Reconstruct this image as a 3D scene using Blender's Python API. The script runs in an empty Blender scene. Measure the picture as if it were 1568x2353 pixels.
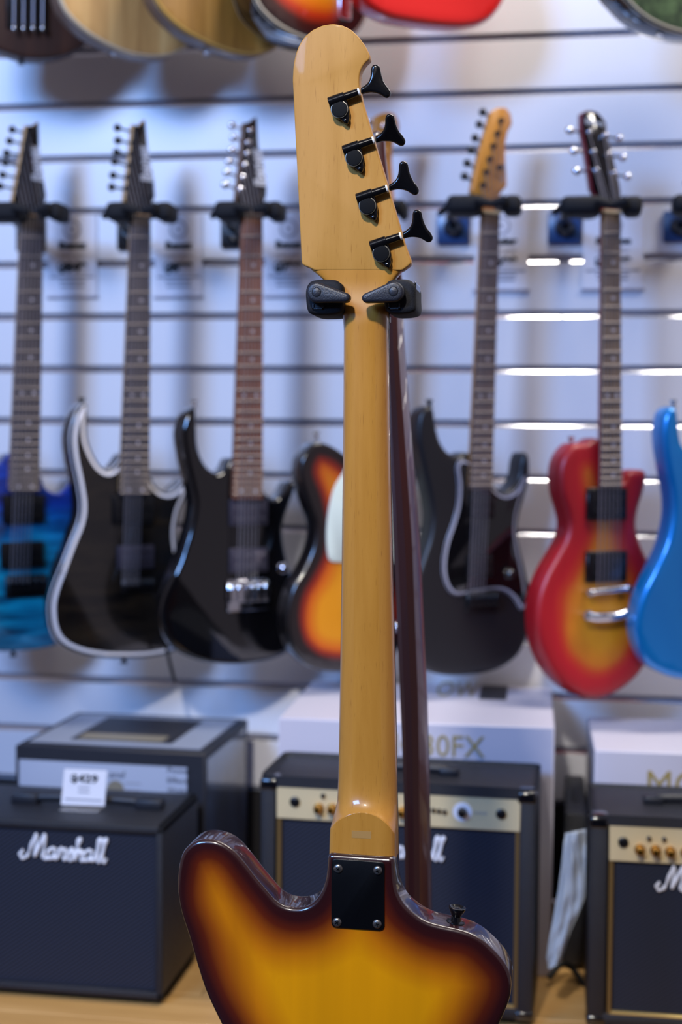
import bpy, bmesh, math, random
import numpy as np
from mathutils import Vector, Matrix
from mathutils.geometry import delaunay_2d_cdt
random.seed(7); rng = np.random.default_rng(7)
SC = bpy.context.scene
COL = SC.collection

# ------------------------------------------------------------------ camera
W, H = 1568, 2353
FPX = 3268.0                      # 50 mm lens on a 36 mm tall frame
YAW, PITCH, ROLL = -0.157545, -0.051157, 0.008205
CH = 0.8514                       # camera height above the floor
cy, sy = math.cos(YAW), math.sin(YAW)
Fv = Vector((sy*math.cos(PITCH), cy*math.cos(PITCH), math.sin(PITCH)))
R0 = Vector((cy, -sy, 0)); U0 = R0.cross(Fv)
Rv = R0*math.cos(ROLL) + U0*math.sin(ROLL)
Uv = U0*math.cos(ROLL) - R0*math.sin(ROLL)
CAM = Vector((0, 0, CH))
cam_d = bpy.data.cameras.new('camera'); cam = bpy.data.objects.new('camera', cam_d); COL.objects.link(cam)
m = Matrix((Rv, Uv, -Fv)).transposed().to_4x4(); m.translation = CAM
cam.matrix_world = m
cam_d.sensor_fit = 'VERTICAL'; cam_d.sensor_height = 36.0; cam_d.sensor_width = 24.0
cam_d.lens = FPX/H*36.0
cam_d.clip_start = 0.05
cam_d.dof.use_dof = True; cam_d.dof.focus_distance = 1.335; cam_d.dof.aperture_fstop = 3.8
SC.camera = cam

# ------------------------------------------------------------------ light
SC.view_settings.view_transform = 'Standard'; SC.view_settings.look = 'None'
SC.view_settings.exposure = 0.2; SC.view_settings.gamma = 1.0; SC.view_settings.use_curve_mapping = False
wd = bpy.data.worlds.new('world'); SC.world = wd; wd.use_nodes = True
wd.node_tree.nodes['Background'].inputs[0].default_value = (0.175, 0.155, 0.185, 1)
wd.node_tree.nodes['Background'].inputs[1].default_value = 1.0

def area_light(name, loc, target, sx, sy_, power, col):
    d = bpy.data.lights.new(name, 'AREA'); d.shape = 'RECTANGLE'; d.size = sx; d.size_y = sy_
    d.energy = power; d.color = col
    o = bpy.data.objects.new(name, d); COL.objects.link(o); o.location = loc
    o.rotation_euler = (Vector(target)-Vector(loc)).to_track_quat('-Z', 'Y').to_euler()
    return o
area_light('window_daylight', (-2.2, -1.7, 2.8), (-0.4, 2.63, 0.9), 1.3, 1.0, 155, (0.20, 0.44, 1.0))
area_light('ceiling_tube_lamp', (0.66, 1.95, 2.65), (0.64, 2.30, 0.9), 1.6, 0.22, 42, (1.0, 0.93, 0.84))
def fill_spot(loc, target, power, angle, blend, radius, col):
    d = bpy.data.lights.new('added_fill_spot', 'SPOT'); d.energy = power; d.color = col; d.spot_size = math.radians(angle); d.spot_blend = blend; d.shadow_soft_size = radius
    o = bpy.data.objects.new('added_fill_spot', d); COL.objects.link(o); o.location = loc
    o.rotation_euler = (Vector(target)-Vector(loc)).to_track_quat('-Z', 'Y').to_euler()
fill_spot((-.45, -0.6, 2.55), (-.37, 1.33, .85), 235, 23, .4, .09, (1.0, 0.93, 0.84))  # added fill light that brightens the foreground bass, no known fixture
fill_spot((-1.45, -.3, 2.65), (-.95, 2.63, 1.2), 140, 34, .9, .42, (1.0, 0.93, 0.86))  # added fill light that whitens the middle of the left wall

# ------------------------------------------------------------------ picture ray helpers
def ray(px, py): return Fv*FPX + Rv*(px-784) - Uv*(py-1176.5)
def P(px, py, Y):
    d = ray(px, py); return CAM + d*(Y/d.y)
def Pz(px, py, z):
    d = ray(px, py); return CAM + d*((z-CH)/d.z)

# ------------------------------------------------------------------ objects
def tag(o, label=None, cat=None, group=None, kind=None):
    if label: o['label'] = label
    if cat: o['category'] = cat
    if group: o['group'] = group
    if kind: o['kind'] = kind
    return o

class Thing:
    """An Empty with a local frame: x right, y away from the viewer, z up; local y=0 is its front plane."""
    def __init__(s, name, o, yaw, label, cat, group=None, kind=None):
        s.o = Vector(o); s.a = yaw
        s.n = Vector((math.sin(yaw), -math.cos(yaw), 0)); s.t = Vector((math.cos(yaw), math.sin(yaw), 0))
        s.root = bpy.data.objects.new(name, None); COL.objects.link(s.root)
        s.root.empty_display_size = 0.05
        s.root.location = s.o; s.root.rotation_euler = (0, 0, yaw)
        tag(s.root, label, cat, group, kind)
    def uv(s, px, py, y=0.0):
        d = ray(px, py); o = s.o - s.n*y
        k = (o-CAM).dot(s.n)/d.dot(s.n); q = CAM + d*k - o
        return (q.dot(s.t), q.z)
    def L(s, px, py, y=0.0):
        u, w = s.uv(px, py, y); return Vector((u, y, w))
    def part(s, name, bm, mat, parent=None, smooth=True, label=None):
        return obj(name, bm, mat, parent or s.root, smooth, label)

def obj(name, bm, mat, parent=None, smooth=True, label=None):
    if isinstance(bm, bpy.types.Mesh): me = bm
    else:
        me = bpy.data.meshes.new(name)
        bm.to_mesh(me)
    if not me.materials:
        for k in (mat if isinstance(mat, (list, tuple)) else [mat]): me.materials.append(k)
    o = bpy.data.objects.new(name, me); COL.objects.link(o)
    if parent: o.parent = parent
    if label: o['label'] = label
    return o

def finish(bm, smooth_angle=None):
    bmesh.ops.recalc_face_normals(bm, faces=bm.faces)
    if smooth_angle is not None:
        for f in bm.faces: f.smooth = True
        ca = math.radians(smooth_angle)
        for e in bm.edges:
            if len(e.link_faces) == 2 and e.calc_face_angle(0) > ca: e.smooth = False
    return bm
def mesh(bm, name='mesh', smooth_angle=40):
    finish(bm, smooth_angle); me = bpy.data.meshes.new(name); bm.to_mesh(me); bm.free(); return me

def add_box(bm, x0, y0, z0, x1, y1, z1, bevel=0.0, seg=2):
    r = bmesh.ops.create_cube(bm, size=1.0)
    for v in r['verts']:
        v.co = Vector((x0+(v.co.x+.5)*(x1-x0), y0+(v.co.y+.5)*(y1-y0), z0+(v.co.z+.5)*(z1-z0)))
    if bevel > 0:
        es = list({e for v in r['verts'] for e in v.link_edges})
        bmesh.ops.bevel(bm, geom=es, offset=bevel, segments=seg, affect='EDGES', profile=0.5)
def box(*a, bevel=0.0, seg=2):
    bm = bmesh.new(); add_box(bm, *a, bevel=bevel, seg=seg); return mesh(bm, 'box')

def frame_of(d):
    d = d.normalized(); up = Vector((0, 0, 1)) if abs(d.z) < 0.95 else Vector((1, 0, 0))
    x = d.cross(up).normalized(); y = x.cross(d).normalized(); return x, y
def smooth_path(pts, n=6, closed=False):
    pts = [Vector(p) for p in pts]; out = []; N = len(pts)
    for i in range(N if closed else N-1):
        g = (lambda k: pts[k % N]) if closed else (lambda k: pts[max(0, min(N-1, k))])
        p0, p1, p2, p3 = g(i-1), g(i), g(i+1), g(i+2)
        for k in range(n):
            t = k/n
            out.append(0.5*((2*p1)+(p2-p0)*t+(2*p0-5*p1+4*p2-p3)*t*t+(3*p1-p0-3*p2+p3)*t**3))
    if not closed: out.append(pts[-1])
    return out
def add_tube(bm, pts, r, seg=8, radii=None):
    pts = [Vector(p) for p in pts]; rings = []
    fx = None
    for i, p in enumerate(pts):
        d = (pts[min(i+1, len(pts)-1)]-pts[max(i-1, 0)])
        x, y = frame_of(d)
        if fx is not None:
            x = (fx - d.normalized()*fx.dot(d.normalized())).normalized(); y = x.cross(d.normalized())
        fx = x; rr = radii[i] if radii else r
        rings.append([bm.verts.new(p + x*rr*math.cos(2*math.pi*k/seg) + y*rr*math.sin(2*math.pi*k/seg)) for k in range(seg)])
    for a, b in zip(rings, rings[1:]):
        for k in range(seg): bm.faces.new((a[k], a[(k+1) % seg], b[(k+1) % seg], b[k]))
    bm.faces.new(rings[0][::-1]); bm.faces.new(rings[-1])
def tube(pts, r, seg=8, radii=None):
    bm = bmesh.new(); add_tube(bm, pts, r, seg, radii); return mesh(bm, 'tube')
def add_lathe(bm, c, axis, prof, seg=20):
    """prof: list of (distance along axis, radius)"""
    c = Vector(c); axis = Vector(axis).normalized(); x, y = frame_of(axis); rings = []
    for h, r in prof:
        rings.append([bm.verts.new(c+axis*h+(x*math.cos(2*math.pi*k/seg)+y*math.sin(2*math.pi*k/seg))*max(r, 1e-5)) for k in range(seg)])
    for a, b in zip(rings, rings[1:]):
        for k in range(seg): bm.faces.new((a[k], a[(k+1) % seg], b[(k+1) % seg], b[k]))
    bm.faces.new(rings[0][::-1]); bm.faces.new(rings[-1])
def lathe(c, axis, prof, seg=20):
    bm = bmesh.new(); add_lathe(bm, c, axis, prof, seg); return mesh(bm, 'lathe', 35)

def resample(p2, step, closed=True):
    p = np.array(p2, float); d = np.r_[0, np.cumsum(np.hypot(*np.diff(np.vstack([p, p[:1]]) if closed else p, axis=0).T))]
    q = np.vstack([p, p[:1]]) if closed else p
    n = max(8, int(d[-1]/step)); t = np.linspace(0, d[-1], n, endpoint=not closed)
    return np.c_[np.interp(t, d, q[:, 0]), np.interp(t, d, q[:, 1])]
def area2(p): x, y = p[:, 0], p[:, 1]; return 0.5*np.sum(x*np.roll(y, -1)-np.roll(x, -1)*y)
def curve2(pts, step=0.006, smooth=True):
    if smooth:
        c = smooth_path([(a, b, 0) for a, b in pts], 8, True); pts = [(v.x, v.y) for v in c]
    p = resample(pts, step)
    return p if area2(p) > 0 else p[::-1]
def inset2(p, d):
    t = np.roll(p, -1, 0)-np.roll(p, 1, 0); t /= np.hypot(t[:, 0], t[:, 1])[:, None]+1e-9
    return p + np.c_[-t[:, 1], t[:, 0]]*d       # CCW loop: left of the tangent is inside
def dist_to(p, q):
    """distance of points q from closed polyline p"""
    a = p; b = np.roll(p, -1, 0); ab = b-a; L2 = (ab**2).sum(1)+1e-12; out = np.empty(len(q))
    for i in range(0, len(q), 2000):
        c = q[i:i+2000, None, :]; t = np.clip(((c-a)*ab).sum(2)/L2, 0, 1)
        out[i:i+2000] = np.sqrt((((a+ab*t[..., None])-c)**2).sum(2)).min(1)
    return out
def inside(p, q):
    x, y = q[:, 0], q[:, 1]; r = np.zeros(len(q), bool); b = np.roll(p, -1, 0)
    for (x1, y1), (x2, y2) in zip(p, b):
        c = (y1 > y) != (y2 > y)
        with np.errstate(divide='ignore', invalid='ignore'):
            r ^= c & (x < (x2-x1)*(y-y1)/(y2-y1+1e-15)+x1)
    return r

def slab(p, yf, th, r=0.004, rb=None, seg=4, grid=0.012, contour=None, name='slab'):
    """Solid plate from a CCW outline p (local x,z). Front plane at y=yf, thickness th, rounded rims.
    Stores the distance from the outline as the attribute edge_dist. Returns mesh."""
    rb = r if rb is None else rb
    rings = []
    for k in range(seg+1):
        a = math.pi/2*k/seg; rings.append((r*(1-math.sin(a)), yf+r*(1-math.cos(a))))
    for k in range(seg+1):
        a = math.pi/2*k/seg; rings.append((rb*(1-math.cos(a)), yf+th-rb*(1-math.sin(a))))
    V, E, F = [], [], []; n = len(p)
    for ins, y in rings:
        q = inset2(p, ins) if ins > 1e-7 else p
        for (x, z) in q: V.append((x, y, z)); E.append(ins)
    nr = len(rings)
    for i in range(nr-1):
        for k in range(n):
            a, b = i*n+k, i*n+(k+1) % n; F.append((a, b, b+n, a+n))
    F.append(tuple((nr-1)*n+k for k in range(n)))
    q0 = np.array([(V[k][0], V[k][2]) for k in range(n)])
    if grid:
        lo, hi = q0.min(0), q0.max(0)
        gx, gz = np.meshgrid(np.arange(lo[0], hi[0], grid), np.arange(lo[1], hi[1], grid))
        gx = gx + (np.arange(gx.shape[0]) % 2)[:, None]*grid*.5
        g = np.c_[gx.ravel(), gz.ravel()]; g = g[inside(q0, g)]; d = dist_to(q0, g)
        g = g[d > grid*.45]
        allp = [Vector(v) for v in q0] + [Vector(v) for v in g]
        res = delaunay_2d_cdt(allp, [], [list(range(n))], 1, 1e-7)
        vv, ff, ov = res[0], res[2], res[3]
        mp = {}
        base = len(V); pts = np.array([(v.x, v.y) for v in vv]); dd = dist_to(p, pts)
        for i, v in enumerate(vv):
            o_ = [k for k in ov[i] if k < n]
            if o_: mp[i] = o_[0]
            else: mp[i] = len(V); V.append((v.x, yf, v.y)); E.append(dd[i])
        for f in ff:
            t = [mp[i] for i in f]
            if len(set(t)) >= 3: F.append(tuple(t[::-1]))
    else:
        F.append(tuple(range(n))[::-1])
    if contour:
        V = [(x, y+contour(x, z)*max(0.0, 1-(y-yf)/th*1.0), z) for x, y, z in V]
    me = bpy.data.meshes.new(name); me.from_pydata(V, [], F)
    at = me.attributes.new('edge_dist', 'FLOAT', 'POINT'); at.data.foreach_set('value', np.array(E, np.float32))
    bm = bmesh.new(); bm.from_mesh(me); bmesh.ops.recalc_face_normals(bm, faces=bm.faces)
    for f in bm.faces: f.smooth = True
    for e in bm.edges:
        if len(e.link_faces) == 2 and e.calc_face_angle(0) > math.radians(50): e.smooth = False
    bm.to_mesh(me); bm.free(); return me
def rim_strip(p, yf, w, drop, lift=0.0006):
    """bound rim: a bevelled ribbon round the front edge of a body"""
    bm = bmesh.new(); n = len(p)
    rr = [(w, yf-lift), (w*.45, yf+drop*.12-lift), (0.0, yf+drop*.55), (-lift, yf+drop)]
    R_ = []
    for ins, y in rr:
        q = inset2(p, ins) if abs(ins) > 1e-9 else p
        R_.append([bm.verts.new((x, y, z)) for x, z in q])
    for a, b in zip(R_, R_[1:]):
        for k in range(n): bm.faces.new((a[k], a[(k+1) % n], b[(k+1) % n], b[k]))
    return mesh(bm, 'rim', 60)
def loft(sections, cap=True, angle=40):
    bm = bmesh.new(); R_ = [[bm.verts.new(p) for p in s] for s in sections]; n = len(R_[0])
    for a, b in zip(R_, R_[1:]):
        for k in range(n): bm.faces.new((a[k], a[(k+1) % n], b[(k+1) % n], b[k]))
    if cap: bm.faces.new(R_[0][::-1]); bm.faces.new(R_[-1])
    return mesh(bm, 'loft', angle)

# ------------------------------------------------------------------ materials
def lin(c):
    if isinstance(c, str): c = tuple(int(c[i:i+2], 16)/255 for i in (0, 2, 4))
    return tuple((v/12.92 if v <= .04045 else ((v+.055)/1.055)**2.4) for v in c) + (1,)
class NT:
    def __init__(s, name):
        s.m = bpy.data.materials.new(name); s.m.use_nodes = True; s.t = s.m.node_tree; s.b = s.t.nodes['Principled BSDF']
    def n(s, ty, **kw):
        o = s.t.nodes.new(ty)
        for k, v in kw.items():
            if k in o.inputs: o.inputs[k].default_value = v
            else: setattr(o, k, v)
        return o
    def l(s, a, b): s.t.links.new(a, b)
    def ramp(s, stops, interp='LINEAR'):
        o = s.n('ShaderNodeValToRGB'); e = o.color_ramp.elements; o.color_ramp.interpolation = interp
        while len(e) > 1: e.remove(e[-1])
        e[0].position = stops[0][0]; e[0].color = lin(stops[0][1])
        for p_, c in stops[1:]:
            k = e.new(p_); k.color = lin(c)
        return o
    def set(s, **kw):
        for k, v in kw.items(): s.b.inputs[k.replace('_', ' ')].default_value = v
        return s
    def coords(s, scale=(1, 1, 1), rot=(0, 0, 0)):
        c = s.n('ShaderNodeTexCoord'); mp = s.n('ShaderNodeMapping'); mp.inputs['Scale'].default_value = scale; mp.inputs['Rotation'].default_value = rot
        s.l(c.outputs['Object'], mp.inputs['Vector']); return mp.outputs['Vector']
def plain(name, col, rough=.5, metal=0.0, coat=0.0, spec=.5, bump=0.0, bscale=400, sheen=0.0):
    k = NT(name); k.set(Base_Color=lin(col), Roughness=rough, Metallic=metal, Coat_Weight=coat, Specular_IOR_Level=spec)
    k.b.inputs['Coat Roughness'].default_value = .04
    if sheen: k.b.inputs['Sheen Weight'].default_value = sheen
    v = k.coords(); nz = k.n('ShaderNodeTexNoise', Scale=bscale, Detail=2.0); k.l(v, nz.inputs['Vector'])
    if bump:
        b = k.n('ShaderNodeBump', Strength=bump, Distance=.001); k.l(nz.outputs['Fac'], b.inputs['Height']); k.l(b.outputs['Normal'], k.b.inputs['Normal'])
    else:
        mx = k.n('ShaderNodeMapRange'); mx.inputs['To Min'].default_value = max(0, rough-.03); mx.inputs['To Max'].default_value = rough+.03
        k.l(nz.outputs['Fac'], mx.inputs['Value']); k.l(mx.outputs['Result'], k.b.inputs['Roughness'])
    return k.m
def wood(name, c0, c1, c2, scale=(70, 30, 5), rough=.35, coat=.6, fleck=None, spec=.5):
    k = NT(name); v = k.coords(scale)
    nz = k.n('ShaderNodeTexNoise', Scale=1.0, Detail=6.0, Roughness=.6, Distortion=.6); k.l(v, nz.inputs['Vector'])
    r = k.ramp([(.25, c0), (.5, c1), (.75, c2)]); k.l(nz.outputs['Fac'], r.inputs['Fac']); col = r.outputs['Color']
    if fleck:
        v2 = k.coords((1100, 300, 55)); n2 = k.n('ShaderNodeTexNoise', Scale=1.0, Detail=3.0); k.l(v2, n2.inputs['Vector'])
        r2 = k.ramp([(.635, '000000'), (.72, 'ffffff')]); k.l(n2.outputs['Fac'], r2.inputs['Fac'])
        mx = k.n('ShaderNodeMix', data_type='RGBA'); k.l(r2.outputs['Color'], mx.inputs['Factor']); k.l(col, mx.inputs[6]); mx.inputs[7].default_value = lin(fleck)
        mm = k.n('ShaderNodeMath', operation='MULTIPLY'); mm.inputs[1].default_value = .48; k.l(r2.outputs['Color'], mm.inputs[0]); k.l(mm.outputs[0], mx.inputs['Factor'])
        col = mx.outputs[2]
    k.l(col, k.b.inputs['Base Color']); k.set(Roughness=rough, Coat_Weight=coat, Specular_IOR_Level=spec); k.b.inputs['Coat Roughness'].default_value = .05
    return k.m
def burst(name, stops, width, rough=.35, coat=1.0, grain=.12, gscale=(60, 30, 4), center=None, coat_rough=.03):
    """finish that changes from rim to middle; reads the edge_dist attribute"""
    k = NT(name); a = k.n('ShaderNodeAttribute', attribute_name='edge_dist')
    mr = k.n('ShaderNodeMapRange'); mr.inputs['From Max'].default_value = width
    v0 = k.coords((9, 9, 9)); n0 = k.n('ShaderNodeTexNoise', Scale=1.0, Detail=1.0); k.l(v0, n0.inputs['Vector'])
    ad = k.n('ShaderNodeMath', operation='MULTIPLY_ADD'); ad.inputs[1].default_value = width*.35; 
    k.l(n0.outputs['Fac'], ad.inputs[0]); k.l(a.outputs['Fac'], ad.inputs[2])
    sb = k.n('ShaderNodeMath', operation='SUBTRACT'); sb.inputs[1].default_value = width*.175; k.l(ad.outputs[0], sb.inputs[0])
    k.l(sb.outputs[0], mr.inputs['Value'])
    r = k.ramp(stops); k.l(mr.outputs['Result'], r.inputs['Fac'])
    v = k.coords(gscale); nz = k.n('ShaderNodeTexNoise', Scale=1.0, Detail=5.0); k.l(v, nz.inputs['Vector'])
    g = k.n('ShaderNodeMapRange'); g.inputs['To Min'].default_value = 1-grain*2; g.inputs['To Max'].default_value = 1+grain*2; k.l(nz.outputs['Fac'], g.inputs['Value'])
    mx = k.n('ShaderNodeVectorMath', operation='SCALE'); k.l(r.outputs['Color'], mx.inputs[0]); k.l(g.outputs['Result'], mx.inputs['Scale'])
    k.l(mx.outputs['Vector'], k.b.inputs['Base Color']); k.set(Roughness=rough, Coat_Weight=coat); k.b.inputs['Coat Roughness'].default_value = coat_rough
    return k.m
def quilt(name, ramp, scale, rough=.3, zsplit=None):
    k = NT(name); v = k.coords(scale); nz = k.n('ShaderNodeTexNoise', Scale=1.0, Detail=3.0, Distortion=.8); k.l(v, nz.inputs['Vector'])
    r = k.ramp(ramp); k.l(nz.outputs['Fac'], r.inputs['Fac']); col = r.outputs['Color']
    if zsplit:
        c = k.n('ShaderNodeTexCoord'); sp = k.n('ShaderNodeSeparateXYZ'); k.l(c.outputs['Object'], sp.inputs[0])
        mr = k.n('ShaderNodeMapRange'); mr.inputs['From Min'].default_value = zsplit[0]; mr.inputs['From Max'].default_value = zsplit[1]; k.l(sp.outputs['Z'], mr.inputs['Value'])
        r2 = k.ramp(zsplit[2]); k.l(nz.outputs['Fac'], r2.inputs['Fac'])
        mx = k.n('ShaderNodeMix', data_type='RGBA'); k.l(mr.outputs['Result'], mx.inputs['Factor']); k.l(col, mx.inputs[6]); k.l(r2.outputs['Color'], mx.inputs[7]); col = mx.outputs[2]
    k.l(col, k.b.inputs['Base Color']); k.set(Roughness=rough, Coat_Weight=1.0); k.b.inputs['Coat Roughness'].default_value = .03
    return k.m

M = {}
M['wall'] = plain('white_melamine', 'e6e7ee', .32)
M['wall_dark'] = plain('dark_recess', '15151a', .6)
M['insert'] = plain('satin_aluminium_insert', 'eef0f6', .15, 1.0)
M['groove'] = plain('groove_inside', 'b9bcc8', .35)
M['brown_wall'] = wood('brown_panelling', '21170f', '291c13', '312217', (3, 3, 14), .5, .1)
M['floor'] = wood('oak_laminate', 'a87f48', 'b98f56', 'c89f66', (3, 26, 26), .4, .1)
M['maple'] = wood('aged_maple', 'a67028', 'b07a30', 'ba8439', (45, 20, 3.5), .34, .7, fleck='7d4d1c', spec=.25)
M['maple_head'] = wood('aged_maple_headstock', 'a87835', 'b0803d', 'b88846', (45, 20, 3.5), .45, .10, fleck='7d4d1c', spec=.12)
M['rosewood'] = wood('rosewood', '2a1a14', '38241b', '452e22', (90, 40, 8), .5, 0)
M['bass_body'] = burst('tobacco_burst_lacquer', [(0, '24090c'), (.14, '300b0c'), (.28, '551a07'), (.44, '8c4206'), (.66, 'bc6c04'), (1, 'da8e02')], .068, .3, 1.0, .13, (26, 20, 1.6))
M['black_hw'] = plain('black_hardware', '0a0a0d', .18, .0, .35, .25)
M['black_cap'] = plain('black_hardware_satin', '06070a', .5, 0, 0, .08)
M['black_plate'] = plain('black_plate_paint', '06070a', .35, .0, .0, .25)
M['ring'] = plain('worn_edge_metal', '6a665e', .35, 1.0)
M['steel'] = plain('nickel_steel', 'b8b8ba', .2, 1.0)
M['dark_steel'] = plain('dark_nickel', '6c6a6a', .25, 1.0)
M['screw_steel'] = plain('screw_steel', '7a7876', .32, .9)
M['chrome'] = plain('chrome', 'e4e6ee', .08, 1.0)
M['nylon'] = plain('white_nylon', 'd8d6d0', .5)
M['rubber'] = plain('black_rubber_plastic', '1b1d26', .42, 0, 0, .5, .25, 900)
M['rubber2'] = plain('black_soft_foam', '121319', .75, 0, 0, .3, .3, 700)
M['clear'] = NT('clear_plastic').set(Base_Color=(.95, .95, .97, 1), Roughness=.05, Transmission_Weight=1.0, IOR=1.3).m
M['mahogany'] = wood('red_mahogany_lacquer', '360b06', '460f07', '56150a', (40, 20, 3), .36, .35)
M['mahogany_dark'] = wood('dark_red_lacquer', '2e1214', '381619', '401a1d', (40, 20, 3), .4, .4)
M['black_gloss'] = plain('black_gloss_lacquer', '07070a', .12, 0, 1.0)
M['black_satin'] = plain('charcoal_satin_lacquer', '1b1a1e', .38)
M['white_bind'] = plain('white_binding', 'f4f0f4', .4)
M['grey_bind'] = plain('pale_plastic_edge', 'a3a2b2', .35)
M['cream_bind'] = plain('cream_binding', 'd2c3a8', .35)
M['yellow_bind'] = plain('yellowed_binding', 'c8a052', .35)
M['blue_quilt'] = quilt('blue_quilted_maple', [(.3, '043350'), (.45, '0a7098'), (.6, '109fc8'), (.75, '1fb8de')], (7, 7, 42), .3, (.16, .27, [(.3, '04144a'), (.6, '0a3aa8'), (.8, '1450c8')]))
M['black_quilt'] = quilt('black_quilted_maple', [(.35, '08080a'), (.58, '1c1712'), (.8, '302619')], (9, 9, 36), .25)
M['blue_side'] = plain('dark_blue_lacquer', '0a1c3c', .2, 0, 1.0)
M['blue_metal'] = plain('metallic_blue_lacquer', '0a86d4', .3, .4, 1.0)
M['tele_burst'] = burst('three_tone_burst', [(0, '0c0a0c'), (.3, '1c0d0d'), (.48, '8a1e06'), (.64, 'c85a04'), (1, 'd88a06')], .062, .3, 1.0, .05)
M['cherry_burst'] = burst('cherry_burst', [(0, '9a0716'), (.28, 'b00a1a'), (.40, 'b83014'), (.54, 'c26c12'), (.8, 'd08a10')], .11, .45, .3, .06, coat_rough=.3)
M['arch_burst'] = burst('archtop_burst', [(0, '1a0a08'), (.25, '3a0e06'), (.45, 'c03008'), (.65, 'e87a0a'), (1, 'f0b81c')], .10, .3, 1.0, .04)
M['mint'] = plain('mint_pickguard', 'dfe8da', .4)
M['red'] = plain('bright_red_lacquer', 'd81a14', .25, 0, 1.0)
M['green_quilt'] = quilt('green_stained_maple', [(.3, '1c2a1c'), (.5, '35482c'), (.7, '4d6440')], (40, 40, 40), .3)
M['ash'] = wood('natural_ash', '9a7040', 'c79c60', 'dbb678', (26, 20, 2.2), .4, .5)
M['koa'] = wood('natural_brown_top', '6e4a1c', '9c7030', 'b98a44', (26, 20, 2.2), .4, .5)
M['wood_side'] = wood('grey_brown_side', '5a4638', '6b5548', '7a6455', (20, 20, 4), .45, .3)
M['walnut'] = wood('dark_brown_satin', '2a1812', '3a2118', '48291c', (40, 20, 4), .5, .1)
M['tan_neck'] = wood('tan_maple', 'b98c52', 'c79a60', 'd3a86e', (60, 30, 5), .4, .3)
M['orange_maple'] = wood('orange_maple', 'c07a26', 'cf8a34', 'd89642', (60, 30, 5), .35, .6)
M['brown_neck'] = wood('brown_neck', '5a3a24', '6b472e', '7a5436', (60, 30, 5), .4, .3)
M['fb_dark'] = wood('dark_fingerboard', '40393b', '4e4649', '5a5155', (90, 40, 8), .5, 0)
M['fb_red'] = wood('jatoba_fingerboard', '6e4434', '80513e', '8e5d48', (90, 40, 8), .5, 0)
M['fb_brown'] = wood('brown_fingerboard', '57443c', '6a544a', '765e54', (90, 40, 8), .5, 0)
M['fb_olive'] = wood('olive_fingerboard', '665240', '78624c', '867058', (90, 40, 8), .5, 0)
M['fret'] = plain('fret_wire', 'aca098', .4, .4)
M['string'] = plain('string_steel', '8c8890', .45, .5)
M['dot'] = plain('pearl_inlay', 'c8c2cc', .35)
M['pickup'] = plain('black_pickup', '0c0c10', .35)
M['pickup_grey'] = plain('brushed_pickup_cover', '5c5868', .35, .7)
M['logo'] = plain('white_logo_print', 'e8eaf2', .5)
M['print'] = plain('black_print', '121216', .6)
M['print_pale'] = plain('pale_grey_print', 'a6a5b0', .6)
M['print_grey'] = plain('grey_print', '8a8c9a', .6)
M['paper'] = plain('white_paper', 'e9e9f2', .6)
M['acrylic'] = NT('clear_acrylic').set(Base_Color=(.92, .93, .96, 1), Roughness=.1, Transmission_Weight=.9, IOR=1.2).m
M['plate_black'] = plain('black_bracket', '0b0c12', .3)
M['plate_painted_sheen'] = plain('black_bracket_painted_sheen', '2c4a7c', .28)  # black plate with a blue reflection painted into its colour
M['tolex'] = plain('black_tolex', '12151f', .45, 0, 0, .5, .7, 1500)
M['gold'] = plain('gold_brushed_panel', 'dac79c', .42, .1)
M['gold_trim'] = plain('gold_piping', '6e5630', .45, .2)
M['gold_light'] = plain('pale_gold_trim', 'c8b070', .35, .6)
M['brass'] = plain('brass_knob', 'd8a44a', .22, 1.0)
M['plastic_corner'] = plain('black_gloss_corner', '0a0b10', .15, 0, .6)
M['cardboard'] = plain('white_printed_card', 'c9c6d4', .45)
M['card_dark'] = plain('dark_printed_card', '1c1e28', .5)
M['card_grey'] = plain('grey_printed_card', '8d96aa', .4)
M['card_front'] = plain('pale_grey_printed_card', 'a6b0c6', .4)
M['card_navy'] = plain('navy_printed_card', '1a2438', .45)
M['card_photo'] = quilt('navy_photo_print', [(.3, '0a101e'), (.55, '131f36'), (.68, '24334e'), (.8, '4a5872')], (14, 14, 9), .45)
M['gold_print'] = plain('gold_print', '9c8a4c', .5)
M['tan_print'] = plain('dull_tan_print', '7c7668', .5)
M['cloth'] = plain('pale_blue_grey_cloth', 'd6dfea', .9, 0, 0, .2, .8, 600, .3)
M['cable'] = plain('black_cable', '0b0b0d', .5)
def grille_mat():
    k = NT('woven_grille_cloth'); v = k.coords((1, 1, 1), (0, math.radians(35), 0))
    w = k.n('ShaderNodeTexWave', Scale=60.0, Distortion=.4); w.bands_direction = 'Z'; k.l(v, w.inputs['Vector'])
    r = k.ramp([(.25, '0c0e15'), (.75, '2b3144')]); k.l(w.outputs['Fac'], r.inputs['Fac']); k.l(r.outputs['Color'], k.b.inputs['Base Color'])
    b = k.n('ShaderNodeBump', Strength=.3, Distance=.001); k.l(w.outputs['Fac'], b.inputs['Height']); k.l(b.outputs['Normal'], k.b.inputs['Normal'])
    k.set(Roughness=.7, Specular_IOR_Level=.3); return k.m
M['grille'] = grille_mat()

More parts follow.
